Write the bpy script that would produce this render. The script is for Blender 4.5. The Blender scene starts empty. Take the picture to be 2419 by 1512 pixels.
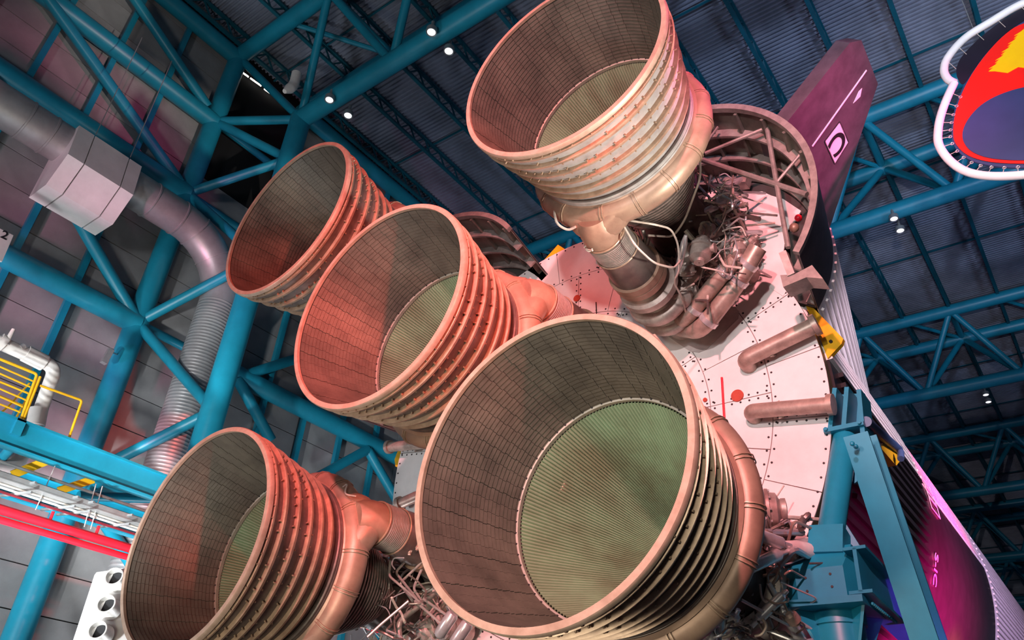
import bpy, math, random
from mathutils import Vector as V, Matrix
random.seed(11)
sc = bpy.context.scene
col = sc.collection
rad = math.radians

# ---------------------------------------------------------------- camera
F = 1844.966
CAM = V((7.8914, -6.5052, 1.6018))
RGT = V((0.80470, 0.59019, 0.06427)); DWN = V((-0.27571, 0.46739, -0.83996)); FWD = V((-0.52577, 0.65820, 0.53884))
cd = bpy.data.cameras.new('camera'); cam = bpy.data.objects.new('camera', cd); col.objects.link(cam)
m = Matrix.Identity(4)
for i in range(3):
    m[i][0] = RGT[i]; m[i][1] = -DWN[i]; m[i][2] = -FWD[i]; m[i][3] = CAM[i]
cam.matrix_world = m
cd.sensor_fit = 'HORIZONTAL'; cd.sensor_width = 36; cd.lens = F * 36 / 2419
cd.clip_start = 0.05; cd.clip_end = 500
sc.camera = cam

# ---------------------------------------------------------------- world, exposure, stage lamps and added fills
w = bpy.data.worlds.new('world'); sc.world = w; w.use_nodes = True
w.node_tree.nodes['Background'].inputs[0].default_value = (0.30, 0.36, 0.55, 1)
w.node_tree.nodes['Background'].inputs[1].default_value = 0.08
vs = sc.view_settings
vs.view_transform = 'Standard'; vs.look = 'None'; vs.exposure = 0.0; vs.gamma = 1.0; vs.use_curve_mapping = False

def spot(name, loc, tgt, power, color, angle=60, blend=0.6, size=0.3):
    l = bpy.data.lights.new(name, 'SPOT'); l.energy = power; l.color = color
    l.spot_size = rad(angle); l.spot_blend = blend; l.shadow_soft_size = size
    o = bpy.data.objects.new(name, l); col.objects.link(o); o.location = loc
    o.rotation_euler = (V(tgt) - V(loc)).to_track_quat('-Z', 'Y').to_euler()
    return o
def area(name, loc, tgt, power, color, sx, sy):
    l = bpy.data.lights.new(name, 'AREA'); l.energy = power; l.color = color; l.shape = 'RECTANGLE'; l.size = sx; l.size_y = sy
    o = bpy.data.objects.new(name, l); col.objects.link(o); o.location = loc
    o.rotation_euler = (V(tgt) - V(loc)).to_track_quat('-Z', 'Y').to_euler()
    return o
# floor floods and stage spots, with a few added fill lamps among them
area('floor_flood_warm', (0.5, -5.5, 0.4), (0.5, 1.0, 8.0), 420, (1.0, 0.90, 0.70), 1.4, 1.4)
spot('spot_under_upper', (12.5, 1.0, 2.2), (3.1, 1.0, 10.4), 11000, (1.0, 0.90, 0.80), 24, 0.7, 0.25)
spot('spot_pink_upper', (13.0, 2.4, 10.0), (4.0, 1.0, 12.2), 8000, (1.0, 0.12, 0.34), 22, 0.8, 0.25)
spot('spot_front_neutral', (9.0, -10.0, 4.5), (2.4, 1.0, 4.6), 3200, (1.0, 0.94, 0.76), 28, 0.7, 0.5)
spot('spot_base_pink', (9.5, -17.0, 12.0), (2.4, 5.7, 7.6), 28000, (1.0, 0.33, 0.36), 42, 0.5, 0.3)
spot('spot_base_white', (8.0, -18.0, 6.0), (2.4, 5.7, 9.6), 9500, (1.0, 0.88, 0.88), 30, 0.6, 0.3)
spot('spot_red_key', (12.0, -5.0, 8.9), (-0.3, 1.2, 8.4), 14000, (1.0, 0.14, 0.10), 30, 0.7, 0.2)
spot('spot_red_front', (4.0, -14.0, 17.0), (-0.8, 0.0, 10.2), 12000, (1.0, 0.10, 0.08), 38, 0.7, 0.3)
spot('spot_magenta_side', (9.5, 10.5, 0.5), (4.4, 13.4, 4.4), 70000, (1.0, 0.01, 0.26), 56, 1.0, 0.2)
spot('spot_magenta_stand', (10.0, 4.5, 0.4), (5.3, 7.2, 4.0), 6000, (1.0, 0.03, 0.30), 34, 0.8, 0.2)
spot('fill_orange_side', (9.0, 15.0, 0.4), (4.2, 15.5, 4.6), 26000, (1.0, 0.35, 0.03), 26, 1.0, 0.1)  # added orange lamp, stands in for a screen reflection on the black skin
spot('spot_magenta_fin', (16.0, 1.5, 11.0), (5.6, 5.6, 13.4), 13000, (1.0, 0.06, 0.34), 24, 0.9, 0.3)
spot('spot_violet_stage', (18.0, 12.0, 12.0), (4.0, 20.0, 10.0), 9000, (0.82, 0.52, 1.0), 60, 0.7, 0.3)
spot('spot_violet_flank', (18.0, 2.0, 11.0), (5.0, 9.5, 9.4), 12000, (1.0, 0.74, 0.92), 26, 0.8, 0.3)
spot('spot_sign', (9.0, -7.0, 4.0), (9.3, 6.0, 13.2), 7000, (1.0, 0.92, 0.92), 30, 0.6, 0.3)
spot('fill_walkway', (0.0, -10.0, 1.0), (-7.8, 0.0, 7.2), 8000, (0.97, 1.0, 1.0), 34, 0.8, 0.3)  # added fill lamp to brighten the walkway beam
area('hall_fill', (3.0, -17.0, 4.0), (-6.0, 2.0, 5.5), 800, (0.96, 0.97, 1.0), 2.0, 2.0)  # added general fill from the front, no lamp of the hall
spot('fill_column', (-3.5, -5.0, 0.5), (-9.4, 3.0, 7.5), 8000, (0.95, 1.0, 1.0), 38, 0.9, 0.3)  # added fill lamp to brighten the inner column leg
area('wall_flood_near', (-8.2, -6.0, 0.6), (-12.0, -1.0, 6.0), 800, (0.92, 0.97, 1.0), 1.2, 1.2)
area('wall_flood_far', (-7.5, 7.0, 0.6), (-12.0, 7.0, 7.0), 400, (0.90, 0.95, 1.0), 1.2, 1.2)
spot('wall_wash_rose', (-4.5, -11.0, 1.0), (-12.0, 0.0, 11.0), 9000, (1.0, 0.30, 0.52), 40, 0.9, 0.4)
spot('roof_wash_blue', (25.0, 6.0, 2.0), (4.0, 20.0, 24.0), 8000, (0.56, 0.72, 1.0), 70, 0.9, 3.0)
spot('fill_roof_front', (13.0, -17.0, 9.0), (6.0, 13.0, 24.5), 18000, (0.56, 0.70, 1.0), 46, 0.9, 0.6)  # added grazing lamp that brings out the stripes of the roof deck
spot('roof_wash_left', (-3.0, 9.0, 9.5), (-3.0, 7.0, 24.0), 1100, (0.56, 0.72, 1.0), 120, 0.9, 2.0)

# ---------------------------------------------------------------- pixel to place: a ray met with a real plane of the hall
def ray(x, y):
    return RGT * ((x - 1209.5) / F) + DWN * ((y - 756) / F) + FWD
def onX(x, y, v): d = ray(x, y); return CAM + d * ((v - CAM.x) / d.x)
def onY(x, y, v): d = ray(x, y); return CAM + d * ((v - CAM.y) / d.y)
def onZ(x, y, v): d = ray(x, y); return CAM + d * ((v - CAM.z) / d.z)
def onN(x, y, n, c): d = ray(x, y); n = V(n); return CAM + d * ((c - CAM.dot(n)) / d.dot(n))
def prj(P):
    d = V(P) - CAM; z = d.dot(FWD)
    return 1209.5 + F * d.dot(RGT) / z, 756 + F * d.dot(DWN) / z, z
H = 8.16      # height of the stage axis

# ---------------------------------------------------------------- materials
MATS = {}
def mat(name, c, rough=0.5, metal=0.0, var=0.15, scale=3.0, bump=0.0, bscale=40.0, c2=None, emit=0, spec=None, stretch=None):
    if name in MATS: return MATS[name]
    mt = bpy.data.materials.new(name); mt.use_nodes = True; nt = mt.node_tree; b = nt.nodes['Principled BSDF']
    b.inputs['Roughness'].default_value = rough; b.inputs['Metallic'].default_value = metal
    if spec is not None: b.inputs['Specular IOR Level'].default_value = spec
    tc = nt.nodes.new('ShaderNodeTexCoord'); src = tc.outputs['Object']
    if stretch:
        mp = nt.nodes.new('ShaderNodeMapping'); mp.inputs['Scale'].default_value = stretch; nt.links.new(src, mp.inputs[0]); src = mp.outputs[0]
    n = nt.nodes.new('ShaderNodeTexNoise'); n.inputs['Scale'].default_value = scale; n.inputs['Detail'].default_value = 6; n.inputs['Roughness'].default_value = 0.65
    nt.links.new(src, n.inputs['Vector'])
    r = nt.nodes.new('ShaderNodeValToRGB')
    if c2 is None: c2 = tuple(x * (1 - var * 2) for x in c); c1 = tuple(min(1, x * (1 + var)) for x in c)
    else: c1 = c
    r.color_ramp.elements[0].position = 0.34; r.color_ramp.elements[1].position = 0.66
    r.color_ramp.elements[0].color = (*c2, 1); r.color_ramp.elements[1].color = (*c1, 1)
    nt.links.new(n.outputs['Fac'], r.inputs[0]); nt.links.new(r.outputs[0], b.inputs['Base Color'])
    if bump:
        n2 = nt.nodes.new('ShaderNodeTexNoise'); n2.inputs['Scale'].default_value = bscale; n2.inputs['Detail'].default_value = 4
        nt.links.new(src, n2.inputs['Vector'])
        bp = nt.nodes.new('ShaderNodeBump'); bp.inputs['Strength'].default_value = bump; bp.inputs['Distance'].default_value = 0.01
        nt.links.new(n2.outputs['Fac'], bp.inputs['Height']); nt.links.new(bp.outputs[0], b.inputs['Normal'])
    if emit:
        b.inputs['Emission Color'].default_value = (*c, 1); b.inputs['Emission Strength'].default_value = emit
    MATS[name] = mt
    return mt
TEAL = mat('teal_paint', (0.010, 0.26, 0.39), 0.38, 0, 0.07, 1.5)
WALL = mat('grey_wall_panel', (0.30, 0.295, 0.30), 0.62, 0, 0.10, 0.8, 0.05, 60)
DECK = mat('roof_deck_steel', (0.27, 0.30, 0.39), 0.45, 0.2, 0.14, 0.7)
JOIST = mat('joist_paint', (0.0, 0.10, 0.15), 0.5, 0, 0.08, 2)
FLOOR = mat('polished_concrete', (0.20, 0.19, 0.19), 0.3, 0, 0.15, 0.6)
DARK = mat('void_black', (0.004, 0.004, 0.006), 0.9)  # near-black colour painted in for unlit depth, also on the roof board
WHITE = mat('white_paint', (0.80, 0.79, 0.78), 0.45, 0, 0.04, 2.0)
SHIELD = mat('shield_white', (0.80, 0.77, 0.74), 0.55, 0, 0.05, 1.2, 0.04, 30)
SHINGLE = mat('shingle_steel', (0.150, 0.130, 0.104), 0.50, 0.35, 0.2, 1.6, 0.25, 45, c2=(0.078, 0.068, 0.056))
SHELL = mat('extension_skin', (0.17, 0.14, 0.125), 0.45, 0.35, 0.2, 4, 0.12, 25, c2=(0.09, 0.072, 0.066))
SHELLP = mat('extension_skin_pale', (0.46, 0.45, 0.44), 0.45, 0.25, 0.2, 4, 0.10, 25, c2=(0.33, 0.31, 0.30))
BAND = mat('tan_band', (0.48, 0.34, 0.24), 0.42, 0.30, 0.18, 5, c2=(0.30, 0.20, 0.14))
RIM = mat('tan_rim', (0.48, 0.36, 0.28), 0.45, 0.25, 0.2, 4, c2=(0.34, 0.24, 0.18))
MANI = mat('manifold_tan', (0.42, 0.28, 0.20), 0.45, 0.3, 0.15, 2.2, 0.08, 18, c2=(0.28, 0.18, 0.13))
TUBES = mat('chamber_tubes', (0.40, 0.54, 0.36), 0.36, 0.40, 0.2, 1.1, c2=(0.25, 0.25, 0.16), stretch=(1, 1, .35))
CHEXT = mat('chamber_outside', (0.13, 0.10, 0.09), 0.45, 0.5, 0.2, 4)
CHBAND = mat('chamber_band', (0.32, 0.27, 0.24), 0.4, 0.45, 0.2, 5)
HEXM = mat('exchanger_steel', (0.24, 0.19, 0.17), 0.40, 0.6, 0.2, 3, 0.1, 15, c2=(0.13, 0.10, 0.095))
BELL = mat('bellows_steel', (0.55, 0.50, 0.46), 0.35, 0.55, 0.1, 4)
PUMP = mat('pump_casting', (0.52, 0.44, 0.39), 0.45, 0.3, 0.2, 4, 0.2, 20, c2=(0.30, 0.24, 0.21))
SILV = mat('silver_metal', (0.70, 0.68, 0.68), 0.30, 0.6, 0.08, 6)
PIPE = mat('pipe_bronze', (0.46, 0.35, 0.29), 0.40, 0.4, 0.15, 5)
WIRE = mat('pale_wire', (0.60, 0.52, 0.45), 0.5, 0, 0.12, 8)
BLK = mat('black_paint', (0.022, 0.020, 0.023), 0.30, 0, 0.1, 2)
FINM = mat('fin_grey', (0.10, 0.085, 0.095), 0.5, 0.2, 0.15, 2.5, 0.06, 20)
FAIRIN = mat('fairing_inside', (0.20, 0.18, 0.15), 0.55, 0.2, 0.18, 3)
FRAMEM = mat('fairing_frame', (0.38, 0.33, 0.30), 0.45, 0.4, 0.15, 5)
YEL = mat('yellow_paint', (0.90, 0.50, 0.015), 0.4, 0, 0.06, 3)
RED = mat('red_paint', (0.75, 0.012, 0.03), 0.4, 0, 0.08, 4)
PINKPAD = mat('red_blanket', (0.62, 0.13, 0.14), 0.8, 0, 0.15, 6, 0.3, 18)
GREYPAD = mat('grey_blanket', (0.50, 0.44, 0.42), 0.8, 0, 0.10, 3, 0.15, 18)
DUCT = mat('spiral_duct', (0.42, 0.41, 0.42), 0.42, 0.45, 0.08, 2)
INSUL = mat('pipe_insulation', (0.78, 0.74, 0.71), 0.6, 0, 0.05, 4)
GREYM = mat('tray_grey', (0.34, 0.36, 0.37), 0.4, 0.5, 0.1, 3)
BOLT = mat('dark_bolt', (0.02, 0.015, 0.015), 0.5)
LAMP = mat('lamp_glow', (0.95, 0.95, 1.0), 0.5, 0, 0.0, 1, emit=1.2)
LEAK = mat('daylight_leak_glow', (1.0, 0.96, 0.86), 0.5, 0, 0.0, 1, emit=2.5)  # glow put on small boxes for leaking daylight, no lamp
NAVY = mat('sign_navy', (0.030, 0.050, 0.14), 0.55, 0, 0.05, 2)
SRED = mat('sign_red', (0.95, 0.012, 0.006), 0.5, 0, 0.03, 2)
SYEL = mat('sign_yellow', (1.0, 0.56, 0.0), 0.5, 0, 0.03, 2)
SBLK = mat('sign_black', (0.012, 0.008, 0.018), 0.5)
BLUEP = mat('blue_strut_paint', (0.05, 0.10, 0.22), 0.4, 0, 0.08, 3)
OLIVE = mat('olive_primer', (0.11, 0.12, 0.055), 0.55, 0, 0.15, 3)

# ---------------------------------------------------------------- mesh builder
class MB:
    def __init__(s): s.v = []; s.f = []
    def add(s, vs_, fs):
        b = len(s.v); s.v += [tuple(p) for p in vs_]; s.f += [tuple(i + b for i in q) for q in fs]; return s
    def hexa(s, p):      # p: 8 corners, bottom loop then top loop
        return s.add(p, [(3, 2, 1, 0), (4, 5, 6, 7), (0, 1, 5, 4), (1, 2, 6, 5), (2, 3, 7, 6), (3, 0, 4, 7)])
    def box(s, c, sx, sy, sz):
        x, y, z = c; a, b, d = sx / 2, sy / 2, sz / 2
        return s.hexa([(x - a, y - b, z - d), (x + a, y - b, z - d), (x + a, y + b, z - d), (x - a, y + b, z - d),
                       (x - a, y - b, z + d), (x + a, y - b, z + d), (x + a, y + b, z + d), (x - a, y + b, z + d)])
    def beam(s, a, b, w_, h_, up=(0, 0, 1)):
        a = V(a); b = V(b); t = (b - a).normalized(); up = V(up); sd = t.cross(up)
        if sd.length < 1e-4: sd = t.cross(V((1, 0, 0)))
        sd.normalize(); u = sd.cross(t); p = []
        for q in (a, b):
            for i, j in ((-1, -1), (1, -1), (1, 1), (-1, 1)): p.append(q + sd * (i * w_ / 2) + u * (j * h_ / 2))
        return s.hexa(p)
    def tube(s, path, r, n=10, caps=True):
        path = [V(p) for p in path]; k = len(path)
        rs = r if isinstance(r, (list, tuple)) else [r] * k
        t0 = (path[1] - path[0]).normalized(); ref = t0.orthogonal().normalized(); vs_ = []
        for i, p in enumerate(path):
            if i == 0: t = t0
            elif i == k - 1: t = (path[i] - path[i - 1]).normalized()
            else: t = ((path[i + 1] - p).normalized() + (p - path[i - 1]).normalized()); t = t.normalized() if t.length > 1e-6 else t0
            ref = (ref - t * ref.dot(t)); ref = ref.normalized() if ref.length > 1e-6 else t.orthogonal().normalized()
            b = t.cross(ref)
            for j in range(n):
                a = 2 * math.pi * j / n; vs_.append(p + (ref * math.cos(a) + b * math.sin(a)) * rs[i])
        fs = []
        for i in range(k - 1):
            for j in range(n):
                j2 = (j + 1) % n; fs.append((i * n + j, i * n + j2, (i + 1) * n + j2, (i + 1) * n + j))
        if caps: fs.append(tuple(range(n - 1, -1, -1))); fs.append(tuple((k - 1) * n + j for j in range(n)))
        return s.add(vs_, fs)
    def lathe(s, prof, n=48, a0=0.0, a1=360.0, M=None, close=False):   # prof (r, z) about local z
        full = abs(a1 - a0) >= 359.9; cnt = n if full else n + 1; vs_ = []
        for r, z in prof:
            for j in range(cnt):
                a = rad(a0 + (a1 - a0) * j / n); p = V((r * math.cos(a), r * math.sin(a), z)); vs_.append(M @ p if M else p)
        fs = []; k = len(prof)
        for i in range(k if close else k - 1):
            i2 = (i + 1) % k
            for j in range(n):
                j2 = (j + 1) % cnt; fs.append((i * cnt + j, i * cnt + j2, i2 * cnt + j2, i2 * cnt + j))
        return s.add(vs_, fs)
    def torus(s, R, r, z, n=64, k=12, a0=0, a1=360, M=None):
        return s.lathe([(R + r * math.cos(2 * math.pi * i / k), z + r * math.sin(2 * math.pi * i / k)) for i in range(k)], n, a0, a1, M, True)
    def prism(s, pts, ext):
        pts = [V(p) for p in pts]; e = V(ext); k = len(pts)
        fs = [tuple(range(k - 1, -1, -1)), tuple(range(k, 2 * k))] + [(i, (i + 1) % k, (i + 1) % k + k, i + k) for i in range(k)]
        return s.add(pts + [p + e for p in pts], fs)
    def sphere(s, c, r, n=16, k=9, sc_=(1, 1, 1)):
        prof = [(r * math.sin(math.pi * i / k), -r * math.cos(math.pi * i / k)) for i in range(k + 1)]
        prof[0] = (r * 0.02, -r); prof[-1] = (r * 0.02, r)
        M = Matrix.Translation(V(c)) @ Matrix.Diagonal((*sc_, 1))
        return s.lathe(prof, n, M=M)
    def mesh(s, name, mt, smooth=True):
        me = bpy.data.meshes.new(name); me.from_pydata(s.v, [], s.f); me.update()
        me.materials.append(mt)
        if smooth:
            me.polygons.foreach_set('use_smooth', [True] * len(me.polygons))
            try: me.set_sharp_from_angle(angle=rad(38))
            except Exception: pass
        return me
    def build(s, name, mt, parent=None, smooth=True, label=None, kind=None):
        return link(name, s.mesh(name, mt, smooth), parent, label, kind)
def link(name, me, parent=None, label=None, kind=None):
    o = bpy.data.objects.new(name, me); col.objects.link(o)
    if parent is not None: setpar(o, parent)
    if label: o['label'] = label
    if kind: o['kind'] = kind
    return o
WORLDM = {}
def setpar(o, p):
    o.parent = p
    if p.name in WORLDM: o.matrix_parent_inverse = WORLDM[p.name]
def thing(name, label, cat, loc=(0, 0, 0), group=None, world=True):
    o = bpy.data.objects.new(name, None); col.objects.link(o); o.location = loc; o.empty_display_size = 0.2
    o['label'] = label; o['category'] = cat
    if group: o['group'] = group
    if world: WORLDM[o.name] = Matrix.Translation(-V(loc))     # parts are given in world coordinates
    return o
def tag(o, label, cat, group=None):
    o['label'] = label; o['category'] = cat
    if group: o['group'] = group
    return o
def struct(name, mb, mt, smooth=False, label=None):
    o = mb.build(name, mt, None, smooth, label, 'structure'); return o
def arc(c, a, b, r, n=6):      # elbow from a to b around corner c
    a = V(a); b = V(b); c = V(c); p = c + (a - c).normalized() * r; q = c + (b - c).normalized() * r; out = []
    for i in range(n + 1):
        t = i / n; out.append(p * (1 - t) ** 2 + c * (2 * t * (1 - t)) + q * t * t)
    return out
def bend(pts, r=0.1, n=5):
    pts = [V(p) for p in pts]; out = [pts[0]]
    for i in range(1, len(pts) - 1):
        rr = min(r, (pts[i] - pts[i - 1]).length * 0.48, (pts[i + 1] - pts[i]).length * 0.48)
        out += arc(pts[i], pts[i - 1], pts[i + 1], rr, n)
    return out + [pts[-1]]

# ================================================================ THE HALL
XW = -12.35
struct('floor', MB().box((9, 79, -0.1), 46, 190, 0.2), FLOOR, label='grey polished concrete floor of the hall')
# left wall: sandwich panels with open joints, a black sheet for the unlit opening high up between the two outer legs of the first frame
wl = struct('wall_left', MB().box((XW - 0.32, 24, 12.6), 0.30, 78, 25.2), mat('wall_backing', (0.03, 0.03, 0.033), 0.8), label='grey panelled wall of the hall')
pm = {}
ph = 0.98
ybr = [-15, -7.2, 1.7, 4.7, 12.5, 20.5, 28.5, 36.5, 44.5, 52.5, 60]
for iz in range(25):
    z0 = iz * ph; z1 = z0 + ph
    for iy in range(len(ybr) - 1):
        y0, y1 = ybr[iy], ybr[iy + 1]
        if y0 == 1.7 and z0 > 17.8: continue
        L = round(y1 - y0, 2)
        if L not in pm: pm[L] = MB().box((0, 0, 0), 0.09, L - 0.025, ph - 0.03).mesh('wall_panel', WALL, False)
        o = link('wall_panel', pm[L], wl); o.location = (XW - 0.06, (y0 + y1) / 2, z0 + ph / 2)
op = MB().box((XW - 0.10, 3.2, 21.4), 0.06, 3.0, 6.8).build('black_opening_sheet', DARK, wl, False, 'black sheet drawn as an unlit opening high in the wall')  # darkness of the opening is put into the colour of a flat sheet
# vertical girts and wall braces belong to the wall
for k in range(-7, 32):
    y = -3.35 + 1.62 * k
    if 0.9 < y < 5.4 or abs(((y - 3.2 + 7.3) % 14.6) - 7.3) < 1.0: continue
    MB().box((XW + 0.16, y, 12.2), 0.16, 0.16, 24.0).build('wall_post', TEAL, wl, False)
for z, r in ((12.55, .30), (17.35, .30), (20.5, .30), (23.7, .30)):
    MB().tube([(-11.95, -15, z), (-11.95, 1.7, z)], r, 14).build('wall_girt', TEAL, wl)
    MB().tube([(-11.95, 4.7, z), (-11.95, 60, z)], r, 14).build('wall_girt', TEAL, wl)
def wb(a, b, r=0.17): MB().tube([onX(*a, -11.85), onX(*b, -11.85)], r, 12).build('wall_brace', TEAL, wl)
wb((110, -8), (425, 432)); wb((312, -12), (490, 252)); wb((143, 447), (322, 757)); wb((-30, 230), (-60, 130))
wb((868, 1062), (742, 1132)); wb((868, 1062), (945, 1195)); wb((560, 893), (705, 846)); wb((560, 893), (640, 1040))

# roof deck with its folds across Y, joists along Y
zc = 24.62; mb = MB(); vs_ = []; fs = []
pitch = 0.165; n = int(190 / pitch); ys = []
for i in range(n):
    y = -16 + i * pitch; ys += [(y, 0), (y + pitch * .30, 0), (y + pitch * .42, .085), (y + pitch * .88, .085)]
for y, dz in ys: vs_ += [(-12.7, y, zc + dz), (34, y, zc + dz)]
for i in range(len(ys) - 1): fs.append((2 * i, 2 * i + 1, 2 * i + 3, 2 * i + 2))
ce = struct('ceiling', mb.add(vs_, fs), DECK, label='corrugated steel roof deck')
MB().box((10.6, 79, zc + .2), 47, 190, .1).build('roof_board', DARK, ce, False)
jm = MB(); zt, zb = 24.52, 23.95
for z in (zt, zb): jm.box((0, 77, z), .13, 186, .09)
k = 0; y = -16
while y < 70:
    a, b = ((zb, zt), (zt, zb))[k % 2]; jm.beam((0, y, a), (0, y + .45, b), .05, .05); y += .45; k += 1
jmesh = jm.mesh('joist', JOIST, False)
for k in range(21):
    o = link('joist', jmesh, ce); o.location = (-11.6 + 2.1 * k, 0, 0)
bm_ = MB().box((10.6, 0, 24.54), 46, .06, .06).mesh('roof_bridging', JOIST, False)
for k in range(30):
    o = link('roof_bridging', bm_, ce); o.location = (0, -14 + 5.8 * k, 0)

# triangular tubular portal frames across the hall
def frame(Y0, label, near):
    t = thing('portal_frame', label, 'roof truss', (-10.5, Y0, 0), 'tubular portal frames across the hall')
    X1 = 34; ZB, ZT = 20.5, 23.85
    def tb(name, a, b, r, n=14): MB().tube([a, b], r, n).build(name, TEAL, t)
    tb('bottom_chord', (-9.35, Y0, ZB), (X1, Y0, ZB), .31, 18)
    for s_ in (-1, 1):
        tb('top_chord', (-12, Y0 + 1.5 * s_, ZT), (X1, Y0 + 1.5 * s_, ZT), .29, 18)
    tb('column_leg', (-9.35, Y0, 0), (-9.35, Y0, ZB + .1), .33, 20)
    for s_ in (-1, 1): tb('column_leg', (-12, Y0 + 1.5 * s_, 0), (-12, Y0 + 1.5 * s_, ZT), .31, 20)
    for k in range(10):
        xb = -9.35 + 4.15 * k; xt = xb + 2.075
        for s_ in (-1, 1):
            yt = Y0 + 1.5 * s_
            tb('web_diagonal', (xb, Y0, ZB), (xt, yt, ZT), .14, 10)
            if k < 9: tb('web_diagonal', (xt, yt, ZT), (xb + 4.15, Y0, ZB), .14, 10)
            if k == 0: tb('web_diagonal', (-12, yt, ZT), (xb, Y0, ZB), .14, 10)
        tb('top_strut', (xt, Y0 - 1.5, ZT), (xt, Y0 + 1.5, ZT), .13, 10)
        tb('top_strut', (xb, Y0 - 1.5, ZT), (xt, Y0 + 1.5, ZT), .09, 8)
    zo = [3.0, 8.0, 12.6, 17.4, 20.6]; zi = [5.2, 9.9, 14.8, 18.7, 20.5]
    for s_ in ((-1, 1) if not near else (-1, 1)):
        for i in range(5):
            tb('lacing', (-12, Y0 + 1.5 * s_, zo[i]), (-9.35, Y0, zi[i]), .15, 10)
            if i: tb('lacing', (-9.35, Y0, zi[i - 1]), (-12, Y0 + 1.5 * s_, zo[i]), .15, 10)
    for z in zo: tb('tie', (-12, Y0 - 1.5, z), (-12, Y0 + 1.5, z), .13, 10)
frame(3.2, 'nearest teal tubular frame, its laced column beside the air duct', True)
frame(17.75, 'second teal roof truss, its lower chord passing behind the fin', False)
frame(32.4, 'third teal roof truss along the hall, beyond the fin', False)
frame(47.0, 'fourth teal roof truss, far down the hall above the stage', False)
frame(61.6, 'fifth teal roof truss, small in the distance', False)
frame(76.2, 'sixth teal roof truss, next to the last in the distance', False)
frame(90.8, 'last and smallest teal roof truss far down the hall', False)

# ================================================================ THE ENGINES
REX = 1.757
def rext(d): return REX - 0.215 * d if d <= 1.70 else REX - 0.3655
def rin(d):      # inner wall of the tubular chamber
    if d < 3.85: return .445 + .915 * max(0, (3.85 - d) / 2.30) ** .80
    if d < 4.15: return .445 + .07 * (d - 3.85) / .3
    return .515
def L(r, a, d): return V((r * math.cos(rad(a)), -r * math.sin(rad(a)), d))
SH = {}            # name -> list of (mesh, child list)
parts = []         # (name, mesh, parent index or None, kind, label)
def P(name, mb, mt, par=None, kind=None, label=None, smooth=True):
    parts.append((name, mb.mesh(name, mt, smooth), par, kind, label)); return len(parts) - 1
# nozzle extension
prof = [(rext(d), d) for d in (0, .2, .5, .8, 1.1, 1.4, 1.68)]
i_ext = P('nozzle_extension', MB().lathe(prof + [(r - .035, d) for r, d in reversed(prof)], 128, close=True), SHELL)
P('lining_back', MB().lathe([(rext(d) - .036, d) for d in (.03, .4, .8, 1.2, 1.5)], 96), mat('lining_dark', (.022, .018, .015), .7), i_ext)
P('exit_rim', MB().lathe([(1.700, -.02), (1.772, -.02), (1.785, .0), (1.785, .055), (1.745, .065), (1.70, .03)], 128, close=True), RIM, i_ext, label='tan exit rim')
def hat(d, h=.068, w=.088):
    r0, r1 = rext(d - w / 2), rext(d + w / 2)
    return [(r0 - .01, d - w / 2), (r0 + .012, d - w / 2), (r0 + h, d - w * .28), (r1 + h, d + w * .28), (r1 + .012, d + w / 2), (r1 - .01, d + w / 2)]
P('hat_band', MB().lathe(hat(.125, .045, .07), 128, close=True), BAND, i_ext)
for d in (.34, .64, .94, 1.21, 1.46): P('hat_band', MB().lathe(hat(d), 128, close=True), BAND, i_ext)
P('joint_flange', MB().lathe([(1.36, 1.66), (1.44, 1.66), (1.455, 1.675), (1.455, 1.70), (1.43, 1.71), (1.455, 1.72), (1.455, 1.75), (1.36, 1.76)], 128, close=True), SHELL, i_ext)
st = MB()
for d in (.09, .27, .41, .57, .71, .87, 1.01):
    nn = 64
    for j in range(nn):
        a = 360 * (j + random.random() * .3) / nn
        if random.random() < .35: continue
        r = rext(d) + .012; c = L(r, a, d); n_ = L(1, a, 0); t = n_.cross(V((0, 0, 1)))
        st.beam(c - n_ * .015, c + n_ * .03, .022, .022, (0, 0, 1))
P('band_stud', st, BAND, i_ext, 'stuff', smooth=False)
# inner lining: rows of overlapping shingles
NR, NC = 23, 60
def shingle(row, c, proud=.0):
    d0 = .05 + row * (1.50 - .05) / NR; d1 = d0 + (1.50 - .05) / NR - .006
    da = 360 / NC; a0 = (c + .04 * (row % 3)) * da + .2; a1 = a0 + da - .22
    b0 = .036 + .003 + proud; b1 = .036 + .011 + proud; pts = []
    for d, b in ((d0, b0), (d1, b1)):
        for a in (a0, a1): pts.append(L(rext(d) - b, a, d))
    q = []
    for d in (d0, d1):
        for a in (a0, a1): q.append(L(rext(d) - .035, a, d))
    return [pts[0], pts[1], pts[3], pts[2], q[0], q[1], q[3], q[2]]
# ring at the joint, chamber tubes inside
P('joint_ring', MB().lathe([(1.37, 1.47), (1.425, 1.46), (1.425, 1.50), (1.372, 1.53)], 128, close=True), mat('ring_pale', (.50, .45, .38), .4, .5, .1, 6))
rb = MB()
for j in range(60):
    a = 6 * j; c = L(1.395, a, 1.462); rb.box(c, .022, .022, .02)
P('ring_bolt', rb, BOLT, None, 'stuff', smooth=False)
NT = 178; tb_ = MB(); vs_ = []; fs = []; ds = [1.53 + (3.85 - 1.53) * i / 22 for i in range(23)] + [4.0, 4.15, 4.5, 4.8]
for d in ds:
    r = rin(d); am = min(.015, r * math.pi / NT * 1.1)
    for j in range(NT * 4):
        a = 360 * j / (NT * 4); k = (0, .85, 1, .85)[j % 4]
        vs_.append(L(r + am - am * 2 * k, a, d))
m4 = NT * 4
for i in range(len(ds) - 1):
    for j in range(m4):
        j2 = (j + 1) % m4; fs.append((i * m4 + j2, i * m4 + j, (i + 1) * m4 + j, (i + 1) * m4 + j2))
i_ch = P('thrust_chamber', tb_.add(vs_, fs), TUBES, label='greenish tube wall inside the chamber')
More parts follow.
